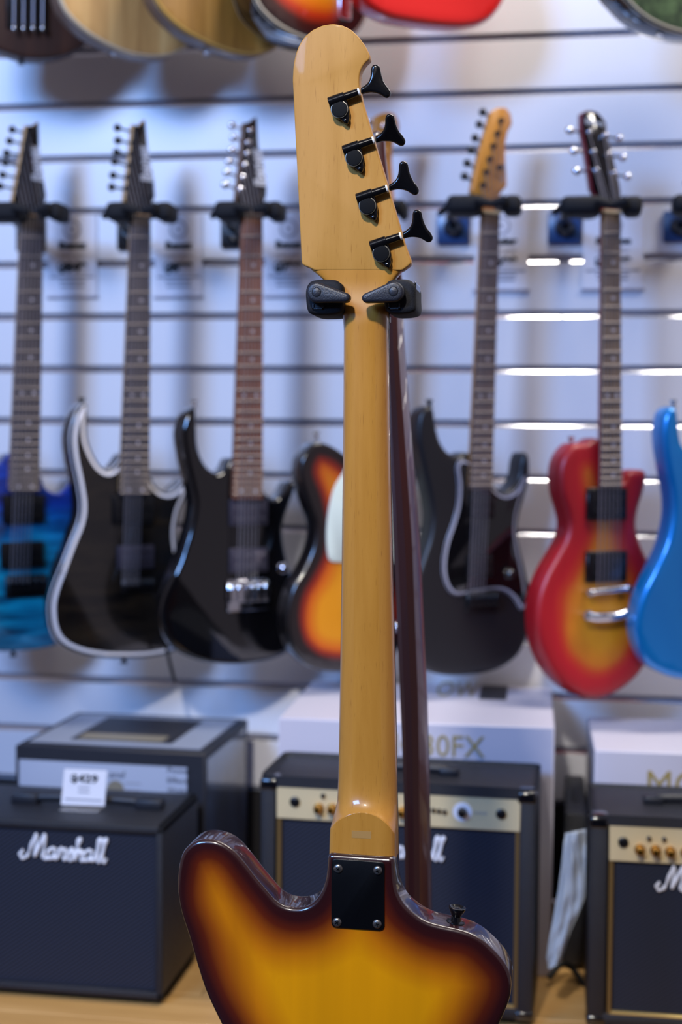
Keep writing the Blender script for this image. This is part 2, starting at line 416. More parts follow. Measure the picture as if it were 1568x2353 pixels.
# ------------------------------------------------------------------ lettering
def text_mesh(s, height, shear=0.0, bold=0.0, depth=.0004):
    cu = bpy.data.curves.new('lettering', 'FONT'); cu.body = s; cu.size = 1.0; cu.shear = shear; cu.offset = bold
    cu.align_x = 'CENTER'; cu.align_y = 'CENTER'; cu.extrude = depth/height/2; cu.resolution_u = 3
    o = bpy.data.objects.new('lettering', cu); COL.objects.link(o)
    dg = bpy.context.evaluated_depsgraph_get(); me = bpy.data.meshes.new_from_object(o.evaluated_get(dg))
    bpy.data.objects.remove(o); bpy.data.curves.remove(cu)
    me.materials.clear(); return me
def lettering(T, s, c, height, y, mat, parent=None, rot=0.0, shear=0.0, bold=0.0, width=None, plane='front', name='lettering'):
    """c: local (x,z) of the centre; the letters stand on the plane at local y (or lie on top when plane='top', c=(x,y), y=z)"""
    me = text_mesh(s, height, shear, bold)
    co = np.empty(len(me.vertices)*3); me.vertices.foreach_get('co', co); co = co.reshape(-1, 3)*height/.72
    sx = 1.0
    if width: sx = width/(np.ptp(co[:, 0])+1e-9)
    ca, sa = math.cos(rot), math.sin(rot); x = co[:, 0]*sx; z = co[:, 1]
    x, z = x*ca-z*sa, x*sa+z*ca
    if plane == 'front': q = np.c_[x+c[0], y-co[:, 2], z+c[1]]
    else: q = np.c_[x+c[0], z+c[1], y+co[:, 2]]
    me.vertices.foreach_set('co', q.ravel()); me.update()
    return obj(name, me, mat, parent or T.root)
SCRIPT = [  # hand-written script strokes for the amplifier badge (unit: cap height)
 [(.10, .30), (.0, .26), (-.04, .13), (.04, .02), (.17, .03), (.3, .2), (.45, .6), (.6, .98), (.62, .6), (.57, .1), (.7, .42), (.95, 1.0), (.95, .55), (.9, .12), (.98, .02), (1.08, .12)],
 [(1.36, .42), (1.22, .46), (1.1, .28), (1.12, .08), (1.24, .04), (1.34, .22), (1.42, .45), (1.36, .14), (1.44, .03), (1.54, .2)],
 [(1.54, .2), (1.62, .5), (1.66, .42), (1.8, .44), (1.74, .14), (1.82, .03), (1.92, .16)],
 [(1.88, .12), (2.06, .52), (2.12, .22), (2.03, .03), (1.92, .1)],
 [(2.1, .1), (2.3, .55), (2.42, .88), (2.35, .86), (2.26, .4), (2.2, .03), (2.34, .4), (2.46, .42), (2.44, .14), (2.5, .03), (2.6, .16)],
 [(2.84, .42), (2.7, .46), (2.58, .28), (2.6, .08), (2.72, .04), (2.82, .22), (2.9, .45), (2.84, .14), (2.92, .03), (3.0, .16)],
 [(3.0, .14), (3.16, .6), (3.25, .92), (3.18, .9), (3.08, .4), (3.08, .08), (3.16, .03), (3.24, .14)],
 [(3.22, .14), (3.38, .6), (3.47, .92), (3.4, .9), (3.3, .4), (3.3, .08), (3.38, .03), (3.46, .16)]]
def script_badge(T, x0, z0, width, y, name='badge'):
    bm = bmesh.new(); s = width/3.55; 
    for st in SCRIPT:
        p = smooth_path([(x0+(a+.04)*s, y, z0+b*s) for a, b in st], 5)
        n = len(p); add_tube(bm, p, s*.052, 6, [s*(.066+.02*math.sin(i*.9)) for i in range(n)])
    return T.part(name, mesh(bm, 'badge', 60), M['logo'], label='white script logo reading Marshall')

# ================================================================== setting
WY = 2.6301; Z0 = .731585 + CH
wall = Thing('wall_back', (-.4, WY, 0), 0, 'white slatwall panel wall with horizontal grooves behind the guitars', None, kind='structure')
XL, XR = -2.2, 2.0
zb = Z0-1.4-.006
wall.part('backing', box(XL, .014, zb, XR, .05, 2.75), M['groove'])
def slat_mesh():
    bm = bmesh.new(); h = .1
    pr = [(.0135, 0.0), (.0, .0), (.0, .0855), (.0008, .0862), (.0135, .0862)]
    vs = [[bm.verts.new((x, y, z)) for y, z in pr] for x in (XL, XR)]
    n = len(pr)
    for k in range(n): bm.faces.new((vs[0][k], vs[0][(k+1) % n], vs[1][(k+1) % n], vs[1][k]))
    bm.faces.new(vs[0]); bm.faces.new(vs[1][::-1]); return mesh(bm, 'slat_panel', 20)
sm_ = slat_mesh(); sm_.materials.append(M['wall'])
def insert_mesh():
    bm = bmesh.new(); pr = [(.0004, .0857), (.0022, .0891), (.0047, .0925), (.0078, .0955), (.0110, .0976), (.0132, .0991), (.0134, .0980), (.0060, .0857)]
    vs = [[bm.verts.new((x, y, z)) for y, z in pr] for x in (XL, XR)]; n = len(pr)
    for k in range(n): bm.faces.new((vs[0][k], vs[0][(k+1) % n], vs[1][(k+1) % n], vs[1][k]))
    bm.faces.new(vs[0]); bm.faces.new(vs[1][::-1]); return mesh(bm, 'groove_insert', 50)
gi_ = insert_mesh(); gi_.materials.append(M['insert'])
for i in range(-11, 14):
    o = obj('slat_panel', sm_, M['wall'], wall.root); o.location = (0, 0, Z0-.1*(i+1)+.006)
    o = obj('groove_insert', gi_, M['insert'], wall.root); o.location = (0, 0, Z0-.1*(i+1)+.006)
bb = Thing('baseboard_back', (-.4, WY, 0), 0, 'dark recessed base below the slatwall', None, kind='structure')
bb.part('board', box(XL, .0, 0, XR, .05, zb), M['wall_dark'])
FZ = -.65
fl = Thing('floor', (0, 0, FZ), 0, 'brown shop floor in front of the display platform', None, kind='structure')
fl.part('slab', box(-3.2, -2.6, -.03, 2.6, WY+.05, 0), M['brown_wall'])
pf = Thing('display_platform', (-.3, 1.86, FZ), 0, 'light oak display platform carrying the amplifiers and cartons below the guitars', 'platform')
pf.part('plinth', box(-1.9, .01, 0, 2.3, WY-1.86, -FZ-.012), M['floor'])
pm = box(0, 0, -.0118, 1.198, .1085, 0, bevel=.0012, seg=1); pm.materials.append(M['floor'])
for r in range(7):
    for c in range(5):
        x0 = -1.9+1.2*c-.37*(r % 3)
        if x0 < -2.4 or x0+1.2 > 2.7: continue
        o = obj('plank', pm, M['floor'], pf.root); o.location = (x0, .109*r, -FZ)
wf = Thing('wall_front', (0, -2.6, FZ), 0, 'brown panelled wall behind the camera', None, kind='structure')
for k in range(10):
    o = wf.part('panel', box(-3.2+.58*k, -.03, 0, -3.2+.58*k+.572, 0, 3.4, bevel=.004, seg=1), M['brown_wall'])

# ================================================================== wall guitars
FR = lambda n: 1-2**(-n/12)
def guitar(name, label, cat, Y, yaw, anchor, outline, fmat, smat, thick=.045, r=.006, binding=None, bind_w=.006, contour=None, group=None, smooth=True):
    base = P(anchor[0], anchor[1], Y)
    T = Thing(name, base, math.radians(yaw), label, cat, group)
    T.pl = curve2([T.uv(*q) for q in outline], .006, smooth)
    if binding:
        body = T.part('body', slab(T.pl, 0, thick, .003, .004, 2, .014, contour), [smat])
        me = body.data; me.materials.append(fmat)
        for f in me.polygons:
            if f.normal.y < -.85: f.material_index = 1
        b = rim_strip(T.pl, 0, bind_w, min(.005, bind_w*.8))
        if contour:
            for v in b.vertices: v.co.y += contour(v.co.x, v.co.z)
        T.part('binding', b, binding, label='pale edge binding')
    else:
        T.part('body', slab(T.pl, 0, thick, r, .006, 4, .012, contour), [fmat])
    T.thick = thick
    return T
def guitar_neck(T, nut, L, left, right, end, fb, neck, nfret=24, yfb=-.012, dots=True, side_inlay=False, nutmat=None):
    """left/right: ((x at nut),(x at end)) picture columns of the fingerboard edges; nut, end, L: picture rows"""
    y = yfb
    xa = lambda row, k: k[0]+(k[1]-k[0])*(row-nut)/(end-nut)
    rows = np.linspace(nut, end, 12)
    def pt(row, s):  # s in -1..1
        xl, xr = xa(row, left), xa(row, right); return T.L((xl+xr)/2+(xr-xl)/2*s, row, y)
    A, B = pt(nut, -1), pt(nut, 1); C, D_ = pt(end, -1), pt(end, 1)
    bm = bmesh.new(); th = .006
    fv = []
    for row in rows:
        a, b = pt(row, -1), pt(row, 1); m_ = (a+b)/2
        fv.append([a+Vector((0, th, 0)), a+Vector((.0008, .0006, 0)), m_+Vector((0, -.0012, 0)), b+Vector((-.0008, .0006, 0)), b+Vector((0, th, 0))])
    T.part('fingerboard', loft(fv, True, 25), fb)
    sec = []
    for i, row in enumerate(np.linspace(nut-6, end-8, 10)):
        a, b = pt(row, -1), pt(row, 1); hw = (b-a).x/2; c = (a+b)/2; dep = .015+.006*i/9
        sec.append([Vector((c.x+hw*math.cos(t), c.y+th+dep*math.sin(t)**.8, c.z)) for t in np.linspace(0, math.pi, 13)])
    T.part('neck', loft(sec, True, 40), neck)
    for k in range(1, nfret+1):
        row = nut+L*FR(k)
        if row > end-2: break
        a, b = pt(row, -.98), pt(row, .98)
        bm = bmesh.new(); m_ = (a+b)/2+Vector((0, -.0024, 0))
        add_tube(bm, [a+Vector((0, -.0004, 0)), m_, b+Vector((0, -.0004, 0))], .0016, 5); T.part('fret', mesh(bm, 'fret'), M['fret'])
    if dots:
        for k in (3, 5, 7, 9, 12, 15, 17, 19, 21, 24):
            if k > nfret: break
            row = nut+L*(FR(k)+FR(k-1))/2
            for s in ((-.45, .45) if k in (12, 24) else (.1,)):
                c = pt(row, s); T.part('inlay', lathe(c+Vector((0, -.0006, 0)), (0, -1, 0), [(0, .0034), (.0008, .0034)], 12), M['dot'])
    n1 = pt(nut, -1); n2 = pt(nut, 1)
    T.part('nut', box(n1.x, y-.003, n1.z-.002, n2.x, y+.005, n1.z+.003, bevel=.0006, seg=1), nutmat or M['cream_bind'])
    T.nutpts = [pt(nut, s)+Vector((0, -.0035, 0)) for s in np.linspace(-.8, .8, 6)]
    T.fbpt = pt
def strings(T, bridge_pts, heads=None, rad=.00065, name='string'):
    for i in range(len(bridge_pts)):
        p = [bridge_pts[i], T.nutpts[i]]
        if heads: p.append(heads[i])
        T.part('string', tube(p, rad*(1.35-.1*i), 5), M['string'])
def bridge_row(T, xl, xr, row, y=-.018, n=6):
    return [T.L(xl+(xr-xl)*i/(n-1), row, y) for i in range(n)]
def headstock(T, pts, mat, y=-.002, th=.014, face=None, smooth=False):
    p = curve2([T.uv(*q, y) for q in pts], .004, smooth)
    o = T.part('headstock', slab(p, y, th, .0012, .0012, 1, None), [mat])
    if face:
        o.data.materials.append(face)
        for f in o.data.polygons:
            if f.normal.y < -.8: f.material_index = 1
    return o
def tuners(T, posts, keys, y, mat, th=.014, kr=.0085, long=False):
    for (px, py), (kx, ky) in zip(posts, keys):
        c = T.L(px, py, y)
        T.part('tuning_post', lathe(c, (0, -1, 0), [(-.001, .005), (.002, .005), (.0025, .0032), (.009, .003), (.0095, .002)], 12), mat)
        k = T.L(kx, ky, y+th*.6); c2 = Vector((c.x, y+th*.6, c.z)); d = (k-c2).normalized()
        bm = bmesh.new(); add_tube(bm, [c2, k-d*.004], .0022, 6)
        x, yv = frame_of(d)
        add_lathe(bm, k-d*.006, d, [(0, .003), (.002, .006), (.006, .0075), (.010, .006), (.0125, .003)], 12)
        T.part('tuning_key', mesh(bm, 'key'), mat)
def pickup(T, xl, yt, xr, yb, mat, y=-.006, poles=True, ring=None, poles_mat=None):
    a = T.L(xl, yt, y); b = T.L(xr, yb, y)
    p = T.part('pickup', box(a.x, y, b.z, b.x, .004, a.z, bevel=.0025, seg=2), mat)
    if ring:
        T.part('pickup_ring', box(a.x-.004, y+.004, b.z-.004, b.x+.004, .004, a.z+.004, bevel=.0015, seg=1), ring)
    if poles:
        for i in range(6):
            for fz in (.28, .72):
                c = Vector((a.x+(b.x-a.x)*(.14+.72*i/5), y, b.z+(a.z-b.z)*fz))
                obj('pole_piece', lathe(c, (0, -1, 0), [(-.001, .0022), (.0009, .0022), (.0012, .0015)], 8), poles_mat or M['dark_steel'], p)
def knob(T, px, py, mat, r=.009, h=.014, y=0.0, name='control_knob'):
    c = T.L(px, py, y); T.part(name, lathe(c, (0, -1, 0), [(-.002, r*1.05), (.002, r*1.05), (.003, r*.9), (h*.9, r*.8), (h, r*.65)], 18), mat)
def strap_button(T, px, py, mat, axis, y=.022):
    c = T.L(px, py, y); T.part('strap_button', lathe(c, axis, [(-.012, .006), (-.009, .0062), (-.008, .0035), (-.004, .0035), (0, .0065), (.002, .0065)], 14), mat)
def bridge_plate(T, xl, yt, xr, yb, mat, y=-.010, saddles=True):
    a = T.L(xl, yt, 0); b = T.L(xr, yb, 0)
    p = T.part('bridge', box(a.x, -.005, b.z, b.x, .002, a.z, bevel=.0012, seg=1), mat)
    if saddles:
        w = (b.x-a.x)/6
        for i in range(6):
            obj('saddle', box(a.x+w*(i+.12), y-.004, b.z+(a.z-b.z)*.3, a.x+w*(i+.88), -.004, b.z+(a.z-b.z)*.92, bevel=.001, seg=1), mat, p)
    return a, b
# --- 1: blue quilted
T = guitar('electric_guitar', 'blue quilted electric guitar with black pickups, far left of the wall row', 'guitar', 2.47, 44, (45, 1495),
  [(92,1090),(105,1122),(130,1135),(150,1125),(163,1107),(174,1102),(181,1118),(176,1160),(166,1210),(175,1270),(198,1340),(204,1400),(185,1448),(135,1480),(60,1494),(-20,1494),(-90,1470),(-135,1410),(-140,1340),(-112,1270),(-90,1200),(-95,1130),(-112,1050),(-122,980),(-104,932),(-84,945),(-62,1010),(-32,1062),(2,1062),(24,1042),(60,1050)],
  M['blue_quilt'], M['blue_side'], binding=M['blue_quilt'], bind_w=.004)
guitar_neck(T, 498, 835, (50, 22), (101, 92), 1130, M['fb_dark'], M['tan_neck'], nutmat=M['pickup'])
headstock(T, [(60,288),(74,288.5),(89,278),(90.6,339),(99.5,406),(107,449),(103,470),(100,502),(50,502),(29,458),(42,390)], M['tan_neck'], face=M['black_gloss'])
tuners(T, [(64,305),(59,330),(55,355),(50,381),(45,407),(40,433)], [(28,298),(22,324),(15,352),(12,374),(6,402),(0,428)], -.002, M['black_hw'])
pickup(T, 8, 1138, 104, 1201, M['pickup']); pickup(T, 3, 1247, 102, 1302, M['pickup']); bridge_plate(T, 12, 1323, 104, 1369, M['pickup'])
strings(T, bridge_row(T, 24, 66, 1340), [T.L(64-4.6*i, 305+25.6*i, -.009) for i in range(6)][::-1])
strap_button(T, 30, 1506, M['black_hw'], (0, 0, -1))
u = T.uv(83, 378, -.002); lettering(T, 'Ibanez', u, .021, -.0026, M['logo'], rot=math.radians(97), shear=.2, bold=.04, width=.066)
# --- 2: black quilt with white binding
def arm2(T, p1, p2, s):
    a = Vector(T_.uv(*p1)) if False else None
def make_arm(o, yaw, p1, p2, slope):
    class K: pass
    k = Thing.__new__(Thing); k.o = o; k.a = yaw; k.n = Vector((math.sin(yaw), -math.cos(yaw), 0)); k.t = Vector((math.cos(yaw), math.sin(yaw), 0))
    a = np.array(k.uv(*p1)); b = np.array(k.uv(*p2)); d = (b-a)/np.hypot(*(b-a)); n = np.array((d[1], -d[0]))
    if n[0] > 0: n = -n
    return lambda x, z: max(0.0, (x-a[0])*n[0]+(z-a[1])*n[1])*slope
yw = math.radians(42); an = (310, 1510)
T = guitar('electric_guitar', 'black electric guitar with broad white edge binding, second from left on the wall', 'guitar', 2.46, 42, an,
  [(348,1092),(352,1108),(370,1126),(392,1130),(412,1116),(424,1101),(432,1106),(428,1140),(412,1180),(406,1230),(416,1290),(440,1350),(455,1420),(440,1470),(400,1498),(350,1510),(300,1513),(240,1512),(190,1504),(150,1484),(128,1450),(120,1400),(124,1360),(138,1310),(160,1250),(180,1200),(185,1160),(178,1110),(166,1050),(163,1000),(174,952),(195,926),(201,940),(201,1000),(211,1035),(229,1067),(250,1080),(270,1066),(288,1042),(320,1050)],
  M['black_quilt'], M['black_gloss'], binding=M['white_bind'], bind_w=.011, contour=make_arm(P(*an, 2.46), yw, (152, 1320), (248, 1510), .30))
guitar_neck(T, 497, 847, (303, 277), (348, 345), 1137, M['fb_dark'], M['tan_neck'], nutmat=M['pickup'])
headstock(T, [(306,286),(319,289),(334,273),(340,340),(354.6,418),(357,452),(346,474),(346,502),(303,502),(286,459),(296,380)], M['tan_neck'], face=M['black_gloss'])
tuners(T, [(311,302),(306,328),(302,354),(298,380),(294,407),(290,433)], [(270,294),(271,323),(268,350),(263,371),(260,403),(257,430)], -.002, M['black_hw'])
pickup(T, 261, 1140, 355, 1204, M['pickup']); pickup(T, 272, 1255, 355, 1305, M['pickup_grey']); bridge_plate(T, 281, 1330, 352, 1357, M['pickup'])
strings(T, bridge_row(T, 282, 318, 1345), [T.L(311-4.2*i, 302+26*i, -.009) for i in range(6)][::-1])
strap_button(T, 285, 1522, M['black_hw'], (0, 0, -1)); strap_button(T, 188, 917, M['black_hw'], (0, 0, 1))
p = [T.L(352, 1362, -.012), T.L(366, 1390, -.03), T.L(371, 1440, -.035), T.L(378, 1470, -.035), T.L(392, 1530, -.035), T.L(402, 1568, -.035)]
T.part('tremolo_arm', tube(smooth_path(p, 5), .0032, 8), M['black_hw'])
u = T.uv(334, 378, -.002); lettering(T, 'Ibanez', u, .021, -.0026, M['logo'], rot=math.radians(99), shear=.2, bold=.04, width=.066)
# --- 3: gloss black with chrome
an = (570, 1525); yw = math.radians(40)
T = guitar('electric_guitar', 'glossy black electric guitar with chrome bridge and reddish fingerboard', 'guitar', 2.455, 40, an,
  [(606,1122),(614,1135),(635,1146),(655,1130),(668,1108),(680,1104),(682,1122),(668,1162),(655,1205),(656,1250),(670,1310),(695,1370),(706,1430),(692,1478),(654,1506),(620,1519),(574,1526),(528,1528),(482,1524),(440,1510),(409,1487),(388,1455),(380,1415),(383,1376),(397,1333),(415,1293),(430,1247),(443,1201),(449,1155),(441,1109),(430,1063),(421,1008),(423,981),(433,951),(451,936),(455,965),(457,1018),(467,1054),(485,1079),(504,1086),(522,1076),(536,1052),(570,1070)],
  M['black_gloss'], M['black_gloss'], r=.010, contour=make_arm(P(*an, 2.455), yw, (415, 1330), (560, 1526), .30))
guitar_neck(T, 495, 853, (559, 536), (605.5, 605), 1146, M['fb_red'], M['brown_neck'], nutmat=M['pickup'])
headstock(T, [(562,282),(573,281),(590.7,268.5),(595,341),(603,356),(613.7,428),(612.5,449),(605,470),(604,500),(559,500),(543.7,456),(552,380)], M['brown_neck'], face=M['black_gloss'])
tuners(T, [(574,300),(569,328),(567,353),(562,380),(557,408),(552,435)], [(534,289),(537,317),(533,345),(526,371),(521,396),(517,424)], -.002, M['chrome'])
pickup(T, 530, 1149, 617, 1207, M['pickup_grey'], poles_mat=M['chrome']); pickup(T, 530, 1261, 617, 1313, M['pickup_grey'], poles_mat=M['chrome']); bridge_plate(T, 522, 1333, 614, 1400, M['chrome'])
strings(T, bridge_row(T, 546, 590, 1350), [T.L(574-4.4*i, 300+27*i, -.009) for i in range(6)][::-1])
knob(T, 648, 1305, M['chrome']); strap_button(T, 447, 922, M['chrome'], (0, 0, 1))
u = T.uv(595, 388, -.002); lettering(T, 'Ibanez', u, .021, -.0026, M['logo'], rot=math.radians(99), shear=.2, bold=.04, width=.066)
# --- 4: sunburst single-cut hidden behind the bass neck
T = guitar('electric_guitar', 'three-tone sunburst electric guitar with mint pickguard, half hidden behind the bass neck', 'guitar', 2.46, 36, (790, 1544),
  [(724,1018),(752,1020),(782,1036),(812,1060),(842,1078),(878,1092),(882,1118),(902,1112),(922,1090),(944,1088),(950,1112),(938,1150),(924,1195),(918,1255),(926,1335),(938,1400),(930,1465),(900,1515),(850,1540),(781,1545),(727,1538),(697,1519),(675,1492),(663,1455),(661,1418),(666,1382),(678,1345),(700,1308),(718,1269),(727,1232),(726,1201),(712,1161),(700,1125),(692,1088),(698,1050)],
  M['tele_burst'], M['tele_burst'])
q = curve2([T.uv(*k) for k in [(800,1072),(787,1088),(767,1122),(755,1171),(750,1226),(753,1275),(761,1290),(785,1292),(860,1300),(905,1290),(912,1230),(916,1180),(925,1140),(905,1130),(880,1135),(840,1100)]], .005)
T.part('pickguard', slab(q, -.0028, .0028, .0006, .0002, 1, None), M['mint'])
guitar_neck(T, 480, 860, (862, 812), (905, 875), 1112, M['orange_maple'], M['orange_maple'], 22)
headstock(T, [(860,300),(864,270),(885,258),(908,262),(918,285),(916,310),(905,330),(902,370),(905,430),(905,486),(862,486),(858,440),(856,370)], M['orange_maple'], smooth=True)
tuners(T, [(880,290),(879,320),(877,350),(875,380),(873,410),(871,440)], [(848,280),(846,310),(844,340),(842,370),(840,400),(838,430)], -.002, M['chrome'])
pickup(T, 800, 1150, 880, 1180, M['pickup_grey'], poles=False); bridge_plate(T, 790, 1330, 880, 1420, M['chrome'])
strings(T, bridge_row(T, 812, 858, 1345)); strap_button(T, 727, 995, M['chrome'], (0, 0, 1)); knob(T, 905, 1440, M['chrome'])
# --- 5: charcoal double-cut with black pickguard
T = guitar('electric_guitar', 'satin charcoal electric guitar with black pickguard and maple headstock', 'guitar', 2.455, 34, (1075, 1552),
  [(988,932),(999,941),(1003,965),(1009,996),(1018,1021),(1034,1041),(1056,1046),(1077,1040),(1110,1070),(1135,1112),(1147,1125),(1160,1130),(1178,1120),(1194,1096),(1200,1060),(1208,1040),(1219,1050),(1220,1100),(1210,1141),(1198,1182),(1194,1220),(1201,1267),(1214,1322),(1226,1385),(1222,1440),(1201,1496),(1172,1525),(1131,1544),(1069,1553),(1010,1550),(975,1532),(952,1492),(945,1430),(950,1372),(962,1322),(978,1273),(990,1235),(996,1194),(993,1157),(984,1113),(971,1056),(963,1006),(965,964),(974,941)],
  M['black_satin'], M['black_satin'], r=.009)
q = curve2([T.uv(*k) for k in [(1085,1066),(1066,1056),(1053,1060),(1048,1078),(1052,1113),(1050,1157),(1040,1198),(1025,1242),(1017,1282),(1017,1320),(1028,1352),(1049,1368),(1090,1362),(1147,1356),(1178,1373),(1198,1402),(1208,1385),(1203,1330),(1191,1270),(1184,1222),(1187,1180),(1198,1138),(1208,1102),(1206,1094),(1186,1126),(1163,1138),(1140,1128),(1110,1090)]], .005)
T.part('pickguard', slab(q, -.003, .003, .0006, .0002, 1, None), M['black_gloss'])
T.part('pickguard_edge', rim_strip(q, -.0032, .0058, .003), M['grey_bind'], label='pale bevelled edge of the pickguard')
guitar_neck(T, 487, 872, (1111, 1081), (1150.6, 1133), 1124, M['fb_brown'], M['orange_maple'], 22)
headstock(T, [(1100,364),(1122.5,285),(1130,259),(1145,247),(1164,247.5),(1175,262),(1178,285),(1167.5,304),(1162,330),(1162,364),(1164.5,401),(1165.6,427),(1149,446),(1148,492),(1113,492),(1108,470),(1085,441)], M['orange_maple'])
tuners(T, [(1150.6,277.5),(1142,307),(1132.6,336),(1124,366),(1116,395.6),(1108.6,425.6)], [(1110,258),(1102,286),(1092,317),(1083,345),(1074,375),(1068,405)], -.002, M['black_hw'])
pickup(T, 1081, 1138, 1139, 1190, M['pickup'], -.008); pickup(T, 1075, 1275, 1133, 1325, M['pickup'], -.008); bridge_plate(T, 1072, 1358, 1140, 1405, M['pickup'])
strings(T, bridge_row(T, 1078, 1114, 1366), [T.L(1150-8.4*i, 277.5+29.6*i, -.009) for i in range(6)][::-1])
knob(T, 1169, 1318, M['dark_steel'], y=-.003); knob(T, 1201, 1372, M['pickup'], y=0); strap_button(T, 987, 921, M['black_hw'], (0, 0, 1))
o = T.L(1144, 386, -.002); T.part('string_tree', lathe(o, (0, -1, 0), [(0, .003), (.006, .003), (.007, .005), (.008, .005)], 10), M['black_hw'])
u = T.uv(1156, 398, -.002); lettering(T, 'Fender', u, .009, -.0024, M['print_grey'], rot=math.radians(86), shear=.3, width=.035)
# --- 6: cherry burst single-cut
T = guitar('electric_guitar', 'cherry sunburst single-cutaway electric guitar with two black pickups and chrome bridge', 'guitar', 2.42, 28, (1358, 1607),
  [(1325,1019),(1306,1036),(1293,1061),(1288,1093),(1292,1135),(1303,1174),(1309,1206),(1303,1237),(1283,1274),(1258,1319),(1241,1365),(1235,1413),(1238,1462),(1251,1510),(1277,1555),(1316,1591),(1358,1607),(1400,1602),(1438,1582),(1471,1553),(1495,1515),(1514,1466),(1521,1410),(1515,1350),(1504,1308),(1486,1270),(1472,1235),(1467,1203),(1473,1167),(1484,1132),(1490,1102),(1490,1088),(1482,1080),(1465,1080),(1449,1083),(1439,1098),(1430,1108),(1405,1060),(1378,1008),(1353,1017)],
  M['cherry_burst'], M['cherry_burst'], thick=.05, r=.012)
guitar_neck(T, 486, 872, (1387, 1382), (1428, 1431), 1121, M['fb_olive'], M['cherry_burst'], 22, -.016)
bm = bmesh.new(); a = T.L(1384, 900, -.008); b = T.L(1384, 1020, 0)
headstock(T, [(1338,260.6),(1346,255),(1355,253),(1374,257),(1387,272),(1394,281),(1396,307.5),(1411,364),(1426,427),(1428,446),(1427,490),(1388,490),(1370,447),(1362,435),(1349,352),(1338,292)], plain('wine_red_lacquer', '7a0f22', .3, 0, .8), th=.016, face=M['black_gloss'])
for side, posts, keys in ((0, [(1354,304.5),(1362,349.5),(1368,392.6)], [(1310,300),(1319,347),(1326,393)]), (1, [(1389,312),(1396,355.5),(1407.5,399)], [(1424,318),(1432,362),(1443,406)])):
    tuners(T, posts, keys, -.002, M['chrome'])
pickup(T, 1359, 1127, 1440, 1189, M['pickup'], -.010, poles_mat=M['dark_steel'], ring=M['pickup']); pickup(T, 1358, 1273, 1440, 1332, M['pickup'], -.012, poles_mat=M['dark_steel'], ring=M['pickup'])
a = T.L(1356, 1361, -.016); b = T.L(1443, 1352, -.016)
bg = T.part('bridge', tube([a, b], .0055, 10), M['chrome'])
for k in (a, b): obj('bridge_post', lathe(k, (0, 1, 0), [(-.004, .007), (0, .007), (.001, .004), (.018, .004)], 12), M['chrome'], bg)
a = T.L(1350, 1414, -.016); b = T.L(1444, 1406, -.016)
tp = T.part('tailpiece', tube(smooth_path([a, a*.75+b*.25+Vector((0, 0, -.005)), a*.25+b*.75+Vector((0, 0, -.005)), b], 4), .0085, 10), M['chrome'])
for k in (a, b): obj('tailpiece_post', lathe(k, (0, 1, 0), [(-.006, .009), (0, .009), (.001, .005), (.018, .005)], 12), M['chrome'], tp)
strings(T, bridge_row(T, 1374, 1424, 1357, -.022), [T.L(*q, -.009) for q in [(1368,392.6),(1362,349.5),(1354,304.5),(1389,312),(1396,355.5),(1407.5,399)]])
knob(T, 1477, 1326, M['pickup'], .009, .02, name='toggle_switch'); strap_button(T, 1313, 1006, M['chrome'], (0, 0, 1), .03)
u = T.uv(1366, 281, -.002); lettering(T, 'Epiphone', u, .009, -.0026, M['logo'], rot=math.radians(-6), shear=.3, bold=.01, width=.034)
# --- 7: metallic blue cut by the frame
T = guitar('electric_guitar', 'metallic sky-blue electric guitar cut off by the right edge of the picture', 'guitar', 2.43, 25, (1620, 1562),
  [(1551,933),(1534,948),(1526,985),(1527,1025),(1535,1074),(1545,1125),(1548,1171),(1542,1216),(1529,1261),(1506,1310),(1484,1358),(1471,1403),(1467,1448),(1475,1487),(1493,1523),(1522,1546),(1568,1562),(1640,1562),(1720,1540),(1770,1470),(1765,1380),(1735,1300),(1715,1220),(1722,1150),(1740,1090),(1735,1050),(1715,1060),(1690,1100),(1655,1110),(1625,1098),(1610,1060),(1590,1040),(1572,1020),(1565,980),(1561,945)],
  M['blue_metal'], M['blue_metal'], r=.012, contour=make_arm(P(1620, 1562, 2.43), math.radians(25), (1522, 1355), (1568, 1470), .12))
guitar_neck(T, 480, 880, (1612, 1592), (1655, 1650), 1112, M['fb_brown'], M['tan_neck'], 22)
headstock(T, [(1610,480),(1600,400),(1625,280),(1650,250),(1680,270),(1665,330),(1665,430),(1654,490),(1612,490)], M['tan_neck'])
tuners(T, [(1650,290),(1642,320),(1634,350),(1626,380),(1620,410),(1614,435)], [(1620,275),(1610,305),(1602,335),(1595,365),(1588,395),(1580,420)], -.002, M['chrome'])
strings(T, bridge_row(T, 1596, 1640, 1360)); strap_button(T, 1548, 922, M['chrome'], (0, 0, 1)); bridge_plate(T, 1585, 1340, 1660, 1400, M['chrome'])

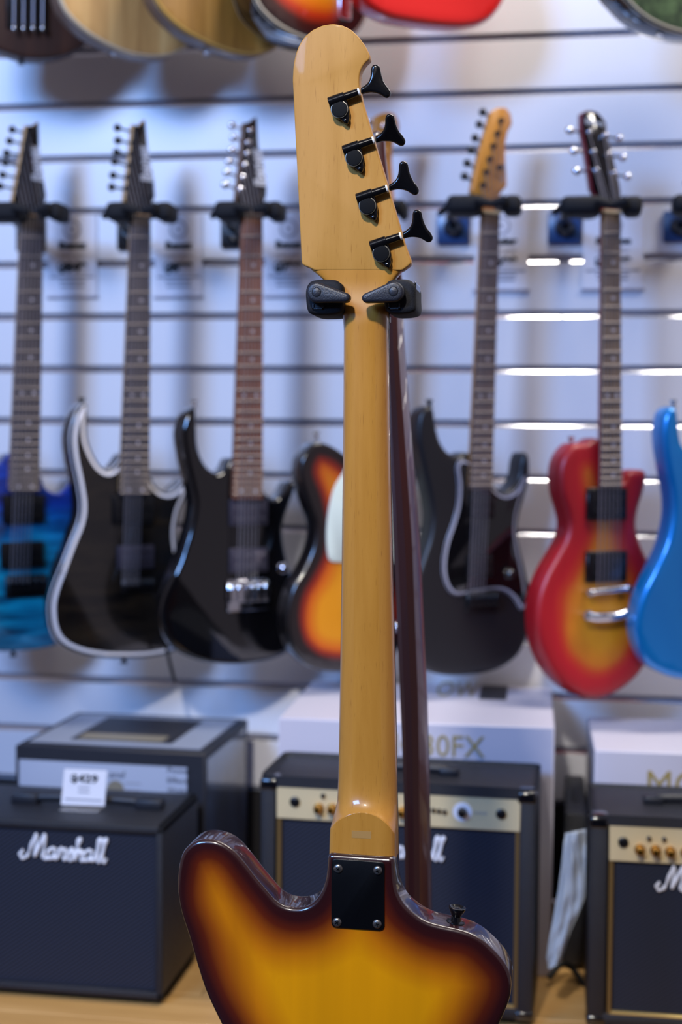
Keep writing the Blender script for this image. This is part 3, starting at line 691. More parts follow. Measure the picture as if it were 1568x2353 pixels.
# ------------------------------------------------------------------ upper row: the bodies whose lower ends show
def upper_guitar(bottom, xc, label, Y, yaw, fmat, smat, binding=None, bind_w=.006, thick=.045, r=.006, wl=165, wr=165, button=None, bmat=None, extra=None, name='electric_guitar'):
    """bottom: traced lower rim, left to right; the rest of the body is closed above the frame"""
    x0, x1 = xc-wl, xc+wr
    top = [(x1+4, -90), (x1-22, -180), (x1-45, -250), (x1-42, -320), (x1-20, -390), (x1-40, -440), (x1-85, -420), (xc+35, -345), (xc-35, -345), (x0+85, -425), (x0+35, -455), (x0+12, -390), (x0+38, -310), (x0+42, -240), (x0+18, -170), (x0-4, -80)]
    T = guitar(name, label, 'guitar', Y, yaw, bottom[len(bottom)//2], bottom+top, fmat, smat, thick, r, binding, bind_w)
    a = T.L(xc-26, -330, -.012); b = T.L(xc+26, -330, -.012); c = T.L(xc-22, -900, -.012); d = T.L(xc+22, -900, -.012)
    T.part('neck', loft([[Vector((p.x, -.012, p.z)), Vector((q.x, -.012, q.z)), Vector((q.x, .004, q.z)), Vector(((p.x+q.x)/2, .012, q.z)), Vector((p.x, .004, p.z))] for p, q in ((a, b), (c, d))]), M['tan_neck'])
    if button: strap_button(T, *button, bmat or M['steel'], (0, 0, -1), thick*.5)
    return T
T = upper_guitar([(-140,20),(-105,65),(-60,95),(0,114),(50,130),(95,134),(145,127),(190,106),(214,70),(226,10)], 40, 'dark brown satin bass body with black bridge, leftmost of the upper row', 2.44, 30, M['walnut'], M['walnut'], button=(48,146), bmat=M['black_hw'], name='bass_guitar')
a = T.L(14, -60, -.002); b = T.L(108, 74, -.002)
bp = T.part('bridge', box(a.x, -.006, b.z, b.x, .002, a.z, bevel=.002, seg=1), M['pickup'])
for i in range(4):
    p1 = T.L(36+22*i, -330, -.016); p2 = T.L(32+22*i, 66, -.012); T.part('string', tube([p1, p2], .0013, 6), M['string'])
    obj('ball_end', lathe(p2, (0, 0, 1), [(-.005, .002), (-.003, .0034), (.003, .0034), (.006, .002)], 10), M['steel'], bp)
upper_guitar([(130,-40),(140,5),(160,38),(200,75),(250,105),(300,125),(350,132),(392,128),(430,110),(455,75),(465,20)], 300, 'pale natural ash guitar body with cream edge in the upper row', 2.42, 40, M['ash'], M['wood_side'], M['cream_bind'], .005, button=(262,126), bmat=M['clear'])
upper_guitar([(345,-40),(357,0),(382,35),(422,70),(472,98),(522,118),(572,128),(612,122),(645,103),(668,70),(678,20)], 512, 'brown natural guitar body with yellowed edge in the upper row', 2.42, 40, M['koa'], M['wood_side'], M['yellow_bind'], .006, button=(474,126), bmat=M['clear'])
T = upper_guitar([(570,-60),(580,-20),(596,18),(632,54),(675,80),(720,95),(770,97),(810,84),(838,52),(848,10)], 712, 'glossy sunburst hollow-body guitar with double pale binding in the upper row', 2.40, 38, M['arch_burst'], M['black_gloss'], M['cream_bind'], .006, thick=.075, wl=135, wr=140, name='hollow_body_guitar')
inn = T.pl
bm_ = rim_strip(T.pl, 0, .006, .006)
for v in bm_.vertices: v.co.y = .075 - v.co.y
T.part('back_binding', bm_, M['cream_bind'], label='pale edge binding')
a = T.L(793, 20, -.01); T.part('tailpiece', box(a.x-.012, -.014, a.z-.02, a.x+.012, .004, a.z+.07, bevel=.004), M['chrome'])
upper_guitar([(820,-40),(838,0),(862,22),(902,40),(962,51),(1022,58),(1072,60),(1112,52),(1142,30),(1164,-5),(1172,-45)], 1000, 'bright red electric guitar body in the upper row', 2.40, 30, M['red'], M['red'], r=.011, button=(982,60), bmat=M['clear'])
T = upper_guitar([(1400,-80),(1420,-25),(1443,3),(1472,32),(1512,57),(1568,76),(1630,82),(1690,70),(1735,35),(1750,-20)], 1590, 'dark green hollow-body guitar with cream binding at the top right corner', 2.38, 30, M['green_quilt'], M['black_gloss'], M['cream_bind'], .006, thick=.06, wl=180, wr=165, button=(1516,84), bmat=M['clear'], name='hollow_body_guitar')

# ------------------------------------------------------------------ wall hangers
def hanger(label, xl, xr, yt, nx, plate, blue, Yf, bend):
    """xl,xr: outer columns of the fork; nx: (left,right) of the neck gap; plate: picture rectangle of the wall plate"""
    x0, y0, x1, y1 = plate; c = P((x0+x1)/2, (y0+y1)/2, WY-.004)
    T = Thing('guitar_hanger', c, 0, label, 'hanger', 'black hangers on the slatwall')
    a = T.L(x0, y0, 0); b = T.L(x1, y1, 0)
    T.part('wall_plate', box(a.x, -.006, b.z, b.x, .004, a.z, bevel=.003), M['plate_painted_sheen'] if blue else M['plate_black'])  # blue picks the plate colour that includes the painted reflection
    T.part('mounting_boss', lathe(((a.x+b.x)/2, -.006, (a.z+b.z)/2), (0, -1, 0), [(0, .018), (.012, .016), (.02, .011), (.03, .009)], 18), M['plate_black'])
    yf = Yf-c.y
    mid = T.L((xl+xr)/2, yt+26, yf+.035)
    T.part('stem', tube(smooth_path([((a.x+b.x)/2, -.02, (a.z+b.z)/2), ((a.x+b.x)/2, yf*.45, (a.z+b.z)/2+.01), (mid.x*.7, yf*.75+.02, mid.z-.01), tuple(mid)], 5), .006, 10), M['black_hw'])
    def arm(xa, xb, s):
        p = [T.L(xa, yt+20, yf+.03), T.L(xa, yt+18, yf-.01), T.L(xb, yt+22, yf-.028)]
        bm = bmesh.new(); ya = yf-.03; A = T.L(min(xa, xb), yt, ya); B = T.L(max(xa, xb), yt+42, ya)
        add_box(bm, A.x, ya, B.z, B.x, ya+.06, A.z, bevel=.010, seg=3)
        return T.part('fork_arm', mesh(bm, 'arm'), M['rubber2'])
    arm(xl, nx[0]-2, -1); arm(xr, nx[1]+2, 1)
    A = T.L(xl+14, yt+26, yf+.02); B = T.L(xr-14, yt+26, yf+.02)
    T.part('fork_yoke', tube(smooth_path([A, (A+B)/2+Vector((0, .03, 0)), B], 5), .009, 10), M['rubber2'])
    for xx, s in ((nx[0]-14, 1), (nx[1]+10, -1)):
        q = T.L(xx, yt+14, yf-.034); e = q+Vector((s*.026, 0, -.006))
        T.part('locking_flipper', tube([q, e], .008, 10, [.010, .006]), M['rubber2'])
    if bend:
        q = T.L(*bend, yf-.005); T.part('lock_lever', tube([T.L(xl+12, yt+24, yf-.01), q], .006, 8, [.008, .005]), M['rubber2'])
hanger('black hanger holding the blue quilted guitar, left edge of the picture', -38, 138, 462, (46, 104), (38, 500, 104, 578), False, 2.455, (-20, 500))
hanger('black hanger holding the guitar with white binding', 240, 392, 462, (299, 350), (270, 500, 336, 574), False, 2.445, (238, 500))
hanger('black hanger holding the glossy black guitar with chrome tuners', 490, 646, 460, (556, 608), (508, 500, 576, 570), False, 2.44, (486, 500))
hanger('black hanger holding the sunburst guitar, mostly hidden behind the bass headstock', 800, 932, 456, (858, 908), (770, 500, 838, 566), False, 2.445, None)
hanger('black hanger, blue reflection painted on its plate, holding the charcoal guitar', 1026, 1198, 446, (1108, 1153), (1005, 486, 1080, 562), True, 2.44, (1008, 492))
hanger('black hanger, blue reflection painted on its plate, holding the cherry sunburst guitar', 1290, 1478, 448, (1384, 1431), (1260, 488, 1337, 561), True, 2.405, (1270, 490))
hanger('black hanger, blue reflection painted on its plate, cut off by the right edge of the picture', 1548, 1730, 444, (1608, 1658), (1525, 486, 1602, 556), True, 2.415, None)

# ------------------------------------------------------------------ price cards on the wall
def price_card(x0, y0, x1, y1, label, maker, price):
    c = P((x0+x1)/2, y1, WY-.0035)
    T = Thing('price_card', c, 0, label, 'price card', 'white price cards on the slatwall')
    a = T.L(x0, y0); b = T.L(x1, y1); w = b.x-a.x; h = a.z-b.z; cx = (a.x+b.x)/2
    T.part('card', box(a.x, 0, b.z, b.x, .0012, a.z), M['paper'])
    T.part('holder', box(a.x-.003, -.002, b.z-.004, b.x+.003, .003, b.z-.0005, bevel=.0008, seg=1), M['grey_bind'], label='clear plastic holder lip')
    bm = bmesh.new(); z = b.z+h*.82
    add_lathe(bm, (cx, -.0001, z), (0, -1, 0), [(0, h*.115), (.0004, h*.115)], 24); add_lathe(bm, (cx, -.0004, z), (0, -1, 0), [(0, h*.03), (.0004, h*.03)], 16)
    sl = T.part('seal', mesh(bm, 'seal'), M['print_pale'], label='round grey printed stamp')
    obj('seal_centre', lathe((cx, -.0004, z), (0, -1, 0), [(0, h*.085), (.0003, h*.085)], 20), M['paper'], sl)
    lettering(T, maker, (cx, b.z+h*.62), h*.085, -.0003, M['print'], width=w*.58, bold=.07)
    lettering(T, 'electric guitar', (cx, b.z+h*.50), h*.04, -.0003, M['print_grey'], width=w*.55)
    lettering(T, price, (cx, b.z+h*.35), h*.11, -.0003, M['print'], width=w*.6, bold=.07)
    for k, (f, ww) in enumerate(((.235, .9), (.18, .55), (.12, .5))):
        T.part('text_line', box(cx-w*ww/2, -.0004, b.z+h*f-.0018, cx+w*ww/2, 0, b.z+h*f+.0018), M['print_grey'])
price_card(110, 494, 222, 680, 'price card with round stamp right of the blue quilted guitar neck', 'Ibanez', '$849')
price_card(356, 494, 464, 680, 'price card with round stamp right of the neck of the guitar with white binding', 'Ibanez', '$899')
price_card(610, 492, 716, 678, 'price card beside the left edge of the bass headstock', 'Ibanez', '$799')
price_card(1092, 488, 1214, 664, 'price card behind the charcoal guitar neck', 'Squier', '$699')
price_card(1342, 488, 1478, 662, 'price card behind the cherry sunburst guitar neck', 'Epiphone', '$399')

# ================================================================== amplifiers, boxes
def box_thing(name, label, cat, x1, y1, x2, y2, Y, yaw=None, width=None):
    p1 = P(x1, y1, Y); p2 = Pz(x2, y2, p1.z)
    a = math.atan2(p2.y-p1.y, p2.x-p1.x) if yaw is None else math.radians(yaw)
    T = Thing(name, (p1.x, p1.y, 0), a, label, cat); T.h = p1.z; T.w = width or math.hypot(p2.x-p1.x, p2.y-p1.y)
    return T
def corner_caps(T, w, h, d):
    for x in (0, w):
        for z in (0, h):
            s = 1 if x == 0 else -1; t = 1 if z == 0 else -1
            x0, x1 = sorted((x-s*.0015, x+s*.022)); z0, z1 = sorted((z-t*.0015, z+t*.014))
            T.part('corner_cap', box(x0, -.0015, z0, x1, .022, z1, bevel=.005, seg=2), M['plastic_corner'])
def foot(T, w, d):
    for x in (.03, w-.03):
        for y in (.03, d-.03): T.part('foot', lathe((x, y, 0), (0, 0, 1), [(0, .009), (.008, .011), (.0095, .011)], 12), M['rubber'])
FT = .009
# left amplifier, all black
T = box_thing('guitar_amplifier', 'all-black guitar amplifier with white script logo at the lower left', 'amplifier', 0, 1881, 375, 1900, 2.02, 0, )
w0 = .37; dx = T.w; d = .205
T.o = T.o + Vector((dx-w0, 0, 0)); T.root.location = T.o; w, h = w0, T.h
bm = bmesh.new()
add_box(bm, 0, 0, FT, w, d, FT+.014, bevel=.004); add_box(bm, 0, 0, h-.014, w, d, h, bevel=.004); add_box(bm, 0, 0, FT, .012, d, h, bevel=.004); add_box(bm, w-.012, 0, FT, w, d, h, bevel=.004); add_box(bm, .008, d-.012, FT+.006, w-.008, d-.002, h-.006)
T.part('cabinet', mesh(bm, 'cab'), M['tolex'])
T.part('grille', box(.011, .006, FT+.012, w-.011, .014, h-.012, bevel=.002, seg=1), M['grille'])
a = T.uv(45, 1973); b = T.uv(246, 1975); script_badge(T, a[0], a[1], b[0]-a[0], .003)
hc = T.L(200, 1850, 0)
hx0, hx1 = T.uv(60, 1850, .10)[0], T.uv(345, 1850, .10)[0]
hd = T.part('carry_handle', tube(smooth_path([(hx0+.01, .10, h+.002), (hx0+.03, .10, h+.010), (hx1-.03, .10, h+.010), (hx1-.01, .10, h+.002)], 5), .007, 10), M['rubber'])
for x in (hx0, hx1): obj('handle_end', box(x-.022, .088, h-.001, x+.022, .114, h+.016, bevel=.004), M['rubber'], hd)
foot(T, w, d)
# price card standing on it
c = P(195, 1850, 2.10); c.z = T.h+.0
T2 = Thing('price_card', (c.x, 2.098, T.h+.001), 0, 'white price card standing on the all-black amplifier', 'price card')
a = T2.L(147, 1767); b = T2.L(243, 1850)
bm = bmesh.new(); q = [T2.L(148, 1767), T2.L(246, 1771), T2.L(240, 1852), T2.L(140, 1849)]
bm2 = bmesh.new(); zmin = min(v.z for v in q)
vs = [bm2.verts.new((v.x, 0, max(0, v.z))) for v in q]+[bm2.verts.new((v.x, .0012, max(0, v.z))) for v in q]
bm2.faces.new(vs[:4]); bm2.faces.new(vs[4:][::-1])
for k in range(4): bm2.faces.new((vs[k], vs[(k+1) % 4], vs[4+(k+1) % 4], vs[4+k]))
T2.part('card', mesh(bm2, 'card'), M['paper'])
T2.part('holder_foot', box(q[3].x+.005, -.02, -.0008, q[2].x-.005, .02, .0006), M['acrylic'])
lettering(T2, '$429', T2.uv(194, 1790), .012, -.0004, M['print'], width=.044, bold=.03)
for y_, ww in ((1810, .018), (1820, .018)):
    u = T2.uv(193, y_); T2.part('text_line', box(u[0]-ww/2, -.0004, u[1]-.001, u[0]+ww/2, 0, u[1]+.001), M['print_grey'])
u = T2.uv(192, 1838); T2.part('text_line', box(u[0]-.03, -.0004, u[1]-.0012, u[0]+.03, 0, u[1]+.0012), M['print_grey'])
# gold panel amplifiers
def gold_amp(label, pl, pr, ytop_frac, Y, width, x_left_px, depth, logo, panel_bottom, items, full=True):
    p1 = P(pl[0], pl[1], Y); p2 = Pz(pr[0], pr[1], p1.z); a = math.atan2(p2.y-p1.y, p2.x-p1.x)
    T = Thing('guitar_amplifier', (p1.x, p1.y, 0), a, label, 'amplifier', 'gold panelled black amplifiers')
    xl = T.uv(x_left_px, pl[1])[0]; zt = p1.z; h = T.uv(x_left_px+8, ytop_frac)[1]; w = width
    zp = T.uv(*panel_bottom)[1]
    T.h = h; T.xl = xl; pw = T.uv(*pr)[0] if full else w+xl-(0-xl)
    X = xl; bm = bmesh.new(); tk = -xl*.96
    add_box(bm, X, 0, FT, X+w, depth, FT+.02, bevel=.006); add_box(bm, X, 0, zt+.001, X+w, depth, h, bevel=.012, seg=3)
    add_box(bm, X, 0, FT, X+tk, depth, h-.004, bevel=.006); add_box(bm, X+w-tk, 0, FT, X+w, depth, h-.004, bevel=.006); add_box(bm, X+.006, depth-.012, FT+.006, X+w-.006, depth-.002, h-.006)
    T.part('cabinet', mesh(bm, 'cab'), M['tolex'])
    pn = T.part('control_panel', box(0, .0005, zp, pw, .03, zt, bevel=.0008, seg=1), M['gold'])
    T.part('grille', box(.001, .008, FT+.018, pw-.001, .02, zp, bevel=.001, seg=1), M['grille'])
    for x in (.0035, pw-.0035): T.part('piping', box(x-.0032, .002, FT+.016, x+.0032, .012, zp-.0005, bevel=.001, seg=1), M['gold_trim'])
    T.part('piping', box(.001, .002, FT+.016, pw-.001, .012, FT+.022, bevel=.001, seg=1), M['gold_light'], label='pale gold lower piping')
    for it in items:
        c = T.L(it[1], it[2], 0)
        if it[0] == 'jack':
            j = obj('input_jack', lathe((c.x, .0005, c.z), (0, -1, 0), [(0, .0075), (.003, .0075), (.004, .006), (.0042, .003)], 16), M['pickup'], pn)
        elif it[0] == 'knob':
            j = obj('knob', lathe((c.x, .0005, c.z), (0, -1, 0), [(0, .0078), (.003, .0078), (.0035, .0062), (.014, .0056), (.0155, .004)], 18), M['brass'], pn)
        elif it[0] == 'ring':
            obj('dial_plate', lathe((c.x, .0005, c.z), (0, -1, 0), [(0, .014), (.0006, .0138)], 24), M['paper'], pn, label='pale round dial')
            obj('knob', lathe((c.x, .0001, c.z), (0, -1, 0), [(0, .0072), (.010, .0062), (.012, .004)], 18), M['pickup'], pn, label='black knob')
        elif it[0] == 'switch':
            obj('push_button', lathe((c.x, .0005, c.z), (0, -1, 0), [(0, .0036), (.004, .0034), (.005, .002)], 10), M['dark_steel'], pn)
        elif it[0] == 'text':
            lettering(T, it[3], (c.x, c.z), .004, .0003, M['print_grey'], pn, width=it[4])
    u = T.uv(*logo[:2]); v = T.uv(*logo[2:]) if len(logo) > 3 else (u[0]+logo[2], 0)
    script_badge(T, u[0], u[1], v[0]-u[0], .005)
    for x, s in ((X, 1), (X+w, -1)):
        for z0, z1 in ((h-.019, h+.0012), (FT-.001, FT+.016)):
            x0, x1 = sorted((x-s*.0012, x+s*.028)); T.part('corner_cap', box(x0, -.0018, z0, x1, .034, z1, bevel=.006, seg=3), M['plastic_corner'])
    hm = X+w/2
    hd = T.part('carry_handle', tube(smooth_path([(hm-.07, depth*.5, h), (hm-.055, depth*.5, h+.008), (hm+.055, depth*.5, h+.008), (hm+.07, depth*.5, h)], 5), .0075, 10), M['rubber'])
    for x in (hm-.07, hm+.07): obj('handle_end', box(x-.015, depth*.5-.013, h-.001, x+.015, depth*.5+.013, h+.012, bevel=.004), M['rubber'], hd)
    for x in (X+.03, X+w-.03):
        for y in (.03, depth-.03): T.part('foot', lathe((x, y, 0), (0, 0, 1), [(0, .009), (.008, .011), (.0095, .011)], 12), M['rubber'])
    return T
TC = gold_amp('gold-panelled black amplifier behind the bass body, largest and central', (636,1802), (1197,1832), 1788, 2.05, .408, 598, .165, (816,1968,1022,1962), (636,1880),
  [('jack',678,1842),('knob',733,1857),('knob',764,1858),('knob',797,1860),('knob',830,1861),('knob',865,1863),('knob',899,1864),('knob',925,1866),('switch',743,1828),('switch',800,1832),('switch',903,1846),('switch',996,1861),('switch',1009,1863),('switch',1022,1865),('ring',1063,1866),('jack',1152,1870),('text',1105,1869,'PHONES',.018)])
TR = gold_amp('gold-panelled black amplifier at the right edge of the picture', (1402,1893), (1568,1901), 1876, 2.045, .33, 1356, .19, (1510,2048,.128), (1400,1978),
  [('jack',1433,1935),('switch',1492,1926),('switch',1527,1928),('knob',1471,1952),('knob',1507,1954),('knob',1541,1957),('knob',1577,1959),('knob',1613,1961)], False)
# cardboard boxes
def carton(name, label, pl, pr, Y, yaw, d, mats, width=None):
    T = box_thing(name, label, 'box', *pl, *pr, Y, yaw, width)
    T.d = d; T.part('carton', box(0, 0, 0, T.w, d, T.h, bevel=.002, seg=1), mats); return T
T = carton('cardboard_box', 'dark-edged grey printed carton behind the all-black amplifier', (35,1712), (465,1737), 2.27, -1.0, .30, M['card_dark'])
w, h, d = T.w, T.h, T.d
T.part('front_label', box(.007, -.0008, .02, w-.030, .001, h-.024), M['card_front'], label='grey printed front')
T.part('top_label', box(.012, .03, h-.001, w-.016, d-.02, h+.0008), M['card_grey'], label='grey printed top')
T.part('top_window', box(.075, .06, h, w-.075, d-.04, h+.0014), M['card_dark'], label='dark printed panel on the top')
T.part('text_band', box(.085, .068, h+.001, w-.095, .115, h+.0020), M['tan_print'], label='faint tan print')
T.part('side_label', box(w-.001, .014, .02, w+.0008, d-.02, h-.012), M['card_photo'], label='navy printed side')
for k, s in enumerate(('Power', 'Effects', 'Wireless')):
    u = T.uv(412, 1771+23*k); lettering(T, s, u, .009, -.0010, M['print'], width=.040)
u = T.uv(268, 1780); lettering(T, 'and', u, .012, -.0010, M['print'], width=.028, shear=.2)
u = T.uv(266, 1813); T.part('round_print', lathe((u[0], -.0006, u[1]), (0, -1, 0), [(0, .015), (.0006, .015)], 20), M['tan_print'], label='round printed dial picture')
for k in (1800, 1816):
    u = T.uv(305, k); T.part('text_line', box(u[0]-.014, -.0012, u[1]-.001, u[0]+.014, -.0005, u[1]+.001), M['print_grey'])
T = carton('cardboard_box', 'white carton with gold lettering behind the central gold-panelled amplifier', (640,1650), (1275,1672), 2.235, None, .365, M['cardboard'])
w, h, d = T.w, T.h, T.d
u = T.uv(1112, 1745); v = T.uv(990, 1690)
cw = (u[0]-v[0])/3
lettering(T, 'MG30FX', (u[0]-cw*3, (u[1]+v[1])/2), abs(u[1]-v[1]), -.0006, M['gold_print'], width=cw*6)
q = Pz(1050, 1590, T.h); q2 = Matrix.Rotation(-T.a, 3, 'Z') @ (q-T.o)
lettering(T, 'OW', (q2.x, q2.y+.02), .16, T.h+.0005, M['gold_print'], width=.075, plane='top')
q = Pz(1135, 1592, T.h); q2 = Matrix.Rotation(-T.a, 3, 'Z') @ (q-T.o)
T.part('dark_label', box(q2.x-.024, q2.y-.07, T.h-.0005, q2.x+.024, q2.y+.075, T.h+.0006), M['card_dark'], label='dark rectangular label on top')
T.part('side_panel', box(w-.001, .004, .004, w+.0007, d-.004, h-.004), M['card_navy'], label='dark printed side')
T = carton('cardboard_box', 'white carton with gold lettering behind the right-hand amplifier', (1368,1724), (1568,1731), 2.28, None, .28, M['cardboard'], .36)
lettering(T, 'MG', T.uv(1546, 1806), .044, -.0006, M['gold_print'], width=.078)

# black case standing in the gap behind the cloth
p1 = P(1298, 1868, 2.285); p2 = Pz(1349, 1870, p1.z)
T = Thing('equipment_case', (p1.x, p1.y, 0), 0, 'plain black case standing in the gap behind the pale cloth', 'case')
cw = p2.x-p1.x
T.part('shell', box(0, 0, .006, cw, .27, p1.z, bevel=.006), M['tolex'])
T.part('lid_rim', box(-.0008, -.0012, p1.z-.034, cw+.0008, .27, p1.z-.028, bevel=.001, seg=1), M['rubber'])
T.part('handle', tube(smooth_path([(cw/2, .08, p1.z-.002), (cw/2, .095, p1.z+.007), (cw/2, .165, p1.z+.007), (cw/2, .18, p1.z-.002)], 5), .005, 8), M['rubber'])
for x in (.012, cw-.012):
    for y in (.02, .25): T.part('foot', lathe((x, y, 0), (0, 0, 1), [(0, .007), (.0065, .008)], 10), M['rubber'])

# ------------------------------------------------------------------ cloth and cable between the amplifiers
def cloth():
    c = P(1305, 2060, 2.085); T = Thing('cloth_cover', (c.x, c.y, 0), 0, 'crumpled pale blue-grey cloth hanging between the two gold-panelled amplifiers', 'cloth')
    edgeL = [(1300,1915),(1296,1940),(1291,1990),(1283,2050),(1272,2110),(1262,2160),(1256,2200),(1262,2228)]
    edgeR = [(1347,1905),(1347,1950),(1346,2000),(1346,2060),(1330,2100),(1312,2140),(1296,2190),(1288,2212)]
    bm = bmesh.new(); nu, nv = 22, 44; g = []
    for i in range(nv):
        t = i/(nv-1)*(len(edgeL)-1); k = min(int(t), len(edgeL)-2); f = t-k
        a = [edgeL[k][j]*(1-f)+edgeL[k+1][j]*f for j in (0, 1)]; b = [edgeR[k][j]*(1-f)+edgeR[k+1][j]*f for j in (0, 1)]
        row = []
        for j in range(nu):
            s = j/(nu-1); x = a[0]*(1-s)+b[0]*s; y = a[1]*(1-s)+b[1]*s
            dep = .004*math.sin(s*9+i*.12)+.002*math.sin(s*19-i*.31)+.0012*math.sin(i*.8+s*5)-.015*math.sin(math.pi*s)
            row.append(bm.verts.new(T.L(x, y, dep)))
        g.append(row)
    for i in range(nv-1):
        for j in range(nu-1): bm.faces.new((g[i][j], g[i][j+1], g[i+1][j+1], g[i+1][j]))
    r = bmesh.ops.solidify(bm, geom=bm.faces[:], thickness=.003)
    T.part('cloth', mesh(bm, 'cloth', 80), M['cloth'])
cloth()
pts = [Pz(1262, 2248, .012), Pz(1290, 2215, .03)+Vector((0, 0, 0)), Pz(1316, 2225, .02), Pz(1338, 2256, .006), Pz(1362, 2268, .006)]
o = obj('power_cable', tube(smooth_path([(p.x, p.y, max(.006, p.z)) for p in pts], 6), .005, 8), M['cable'])
tag(o, 'black power cable looping on the floor between the two gold-panelled amplifiers', 'cable')

# ================================================================== red-necked bass hanging behind
c = P(960, 2100, 1.62)
T = Thing('bass_guitar', c, 0, 'dark red glossy bass whose neck shows right behind the sunburst bass', 'bass guitar')
rows = [(640, 884, 908, 925), (730, 886, 913, 926.5), (850, 889, 919, 934), (1000, 894, 930, 946), (1250, 905, 947.6, 966), (1450, 914, 955, 975), (1600, 920, 961, 982), (1750, 926, 963, 987), (1950, 930.5, 964.8, 990.7), (2080, 932, 966, 992), (2230, 934, 968, 996)]
def interp_rows(rows, y):
    k = np.array(rows); return [np.interp(y, k[:, 0], k[:, j]) for j in (1, 2, 3)]
sec, fbs = [], []
for y in np.linspace(640, 2230, 60):
    a, b, e = interp_rows(rows, y)
    A = T.L(a, y, 0); B = T.L(b, y, -.004); E_ = T.L(e, y, .031)
    c1 = A*.75+B*.25+Vector((0, -.006, 0)); c2 = A*.35+B*.65+Vector((0, -.0075, 0))
    sec.append([A+Vector((.002, .036, 0)), A, c1, c2, B, B*.5+E_*.5+Vector((.0016, -.002, 0)), E_, E_+Vector((-.001, .006, 0))])
    fbs.append([A+Vector((.002, .0365, 0)), E_+Vector((-.001, .0065, 0)), E_+Vector((-.001, .0125, 0)), A+Vector((.002, .0425, 0))])
T.part('neck', loft(sec, True, 22), M['mahogany'])
T.part('fingerboard', loft(fbs, True, 30), M['rosewood'])
q = curve2([T.uv(*k, .002) for k in [(884,660),(870,600),(850,500),(838,400),(842,330),(862,300),(880,310),(885,360),(895,450),(905,560),(922,650)]], .005)
T.part('headstock', slab(q, .002, .015, .002, .002, 2, None), M['mahogany'])
q = curve2([T.uv(*k, .004) for k in [(900,2215),(1010,2215),(1030,2260),(1060,2300),(1085,2360),(1080,2450),(1060,2560),(1085,2680),(1120,2800),(1090,2920),(960,2980),(820,2940),(770,2830),(800,2700),(840,2580),(830,2450),(840,2360),(870,2290)]], .008)
T.part('body', slab(q, .004, .038, .006, .006, 3, None), M['mahogany'])

# ================================================================== foreground bass
YB = 1.330
o = P(840, 2340, YB); o.z = P(800, 3170, YB).z
T = Thing('bass_guitar', o, 0, 'sunburst solid-body bass seen from the back, maple neck, in sharp focus', 'bass guitar')
crop = lambda p: (400+p[0]/1.96, 1800+p[1]/1.96)
ol = [(150,960),(105,830),(65,690),(30,580),(14,480),(18,390),(35,320),(70,278),(110,258),(160,256),(210,268),(260,300),(310,355),(360,420),(410,480),(455,530),(500,555),(545,563),(590,558),(630,535),(660,495),(680,440),(689,385),(691,345),(693,332),(703,323),(718,320)]
ol2 = [(850,329),(973,337),(986,341),(991,352),(992,385),(996,430),(1006,490),(1036,548),(1084,592),(1140,625),(1210,645),(1280,660),(1340,680),(1390,710),(1440,755),(1480,800),(1510,850),(1520,900),(1515,960),(1495,1020)]
px = [crop(p) for p in ol+ol2] + [(1145,2360),(1105,2440),(1070,2540),(1066,2650),(1110,2780),(1160,2930),(1130,3060),(1000,3150),(800,3180),(600,3150),(480,3090),(440,2980),(480,2850),(560,2700),(590,2560),(560,2460),(520,2380)]
T.pl = curve2([T.uv(*p) for p in px], .0035)
T.part('body', slab(T.pl, 0, .040, .0045, .0045, 6, .008), M['bass_body'])
# neck: lofted sections from headstock throat to heel, back surface towards the viewer
nk = [(616,716,931),(620,722,926),(629,733,918),(640,745,909),(656,764,901),(670,773,897),(690,782,894),(720,788,893),(760,790,892.5),(1000,788.5,895),(1300,785,901),(1500,782,906),(1700,779,910),(1800,777,911.5),(1850,775,912.5),(1868,772,913),(1884,768,913.5),(1900,765.5,914),(1925,764.5,914.5),(1985,763,915)]
YN = .036   # glue plane of fingerboard, local y
ka = np.array(nk, float)
def neck_rows():
    ys = list(np.linspace(616, 760, 24)) + list(np.linspace(768, 1740, 46)) + list(np.linspace(1746, 1840, 30)) + list(np.linspace(1842, 1935, 120)) + list(np.linspace(1940, 1985, 8)); return ys
NU = 61; secs = []
zmm = lambda py: T.uv(840, py, YN-.016)[1]
for y in neck_rows():
    xl, xr = np.interp(y, ka[:, 0], ka[:, 1]), np.interp(y, ka[:, 0], ka[:, 2])
    A = T.L(xl, y, YN-.004); B = T.L(xr, y, YN-.004); z = zmm(y)
    f = min(1, max(0, (y-640)/110)); f = f*f*(3-2*f)
    ex = 7*(1-f)+2.3*f; dep = (.0135*(1-f)+.0195*f)
    row = []
    us = np.sin(np.linspace(-1, 1, NU)*math.pi/2)
    # heel: flat pad bounded by an arc, with a concave run-out above it
    for u_ in us:
        x = A.x+(B.x-A.x)*(u_+1)/2
        dn = dep*(max(0, 1-abs(u_)**ex))**(1/ex)
        pyarc = 1859+66*(1-math.sqrt(max(0, 1-.94*u_*u_)))
        s = z-zmm(pyarc)
        hp = .0305*(max(0, 1-abs(u_)**9))**(1/9)
        wgt = 1.0 if s <= 0 else math.exp(-s/.0095)
        d = dn+(max(hp, dn)-dn)*wgt
        row.append(Vector((x, YN-d, z)))
    row.append(Vector((B.x, YN+.0005, z))); row.append(Vector((A.x, YN+.0005, z)))
    secs.append(row)
T.part('neck', loft(secs, True, 24), M['maple'])
fbs = []
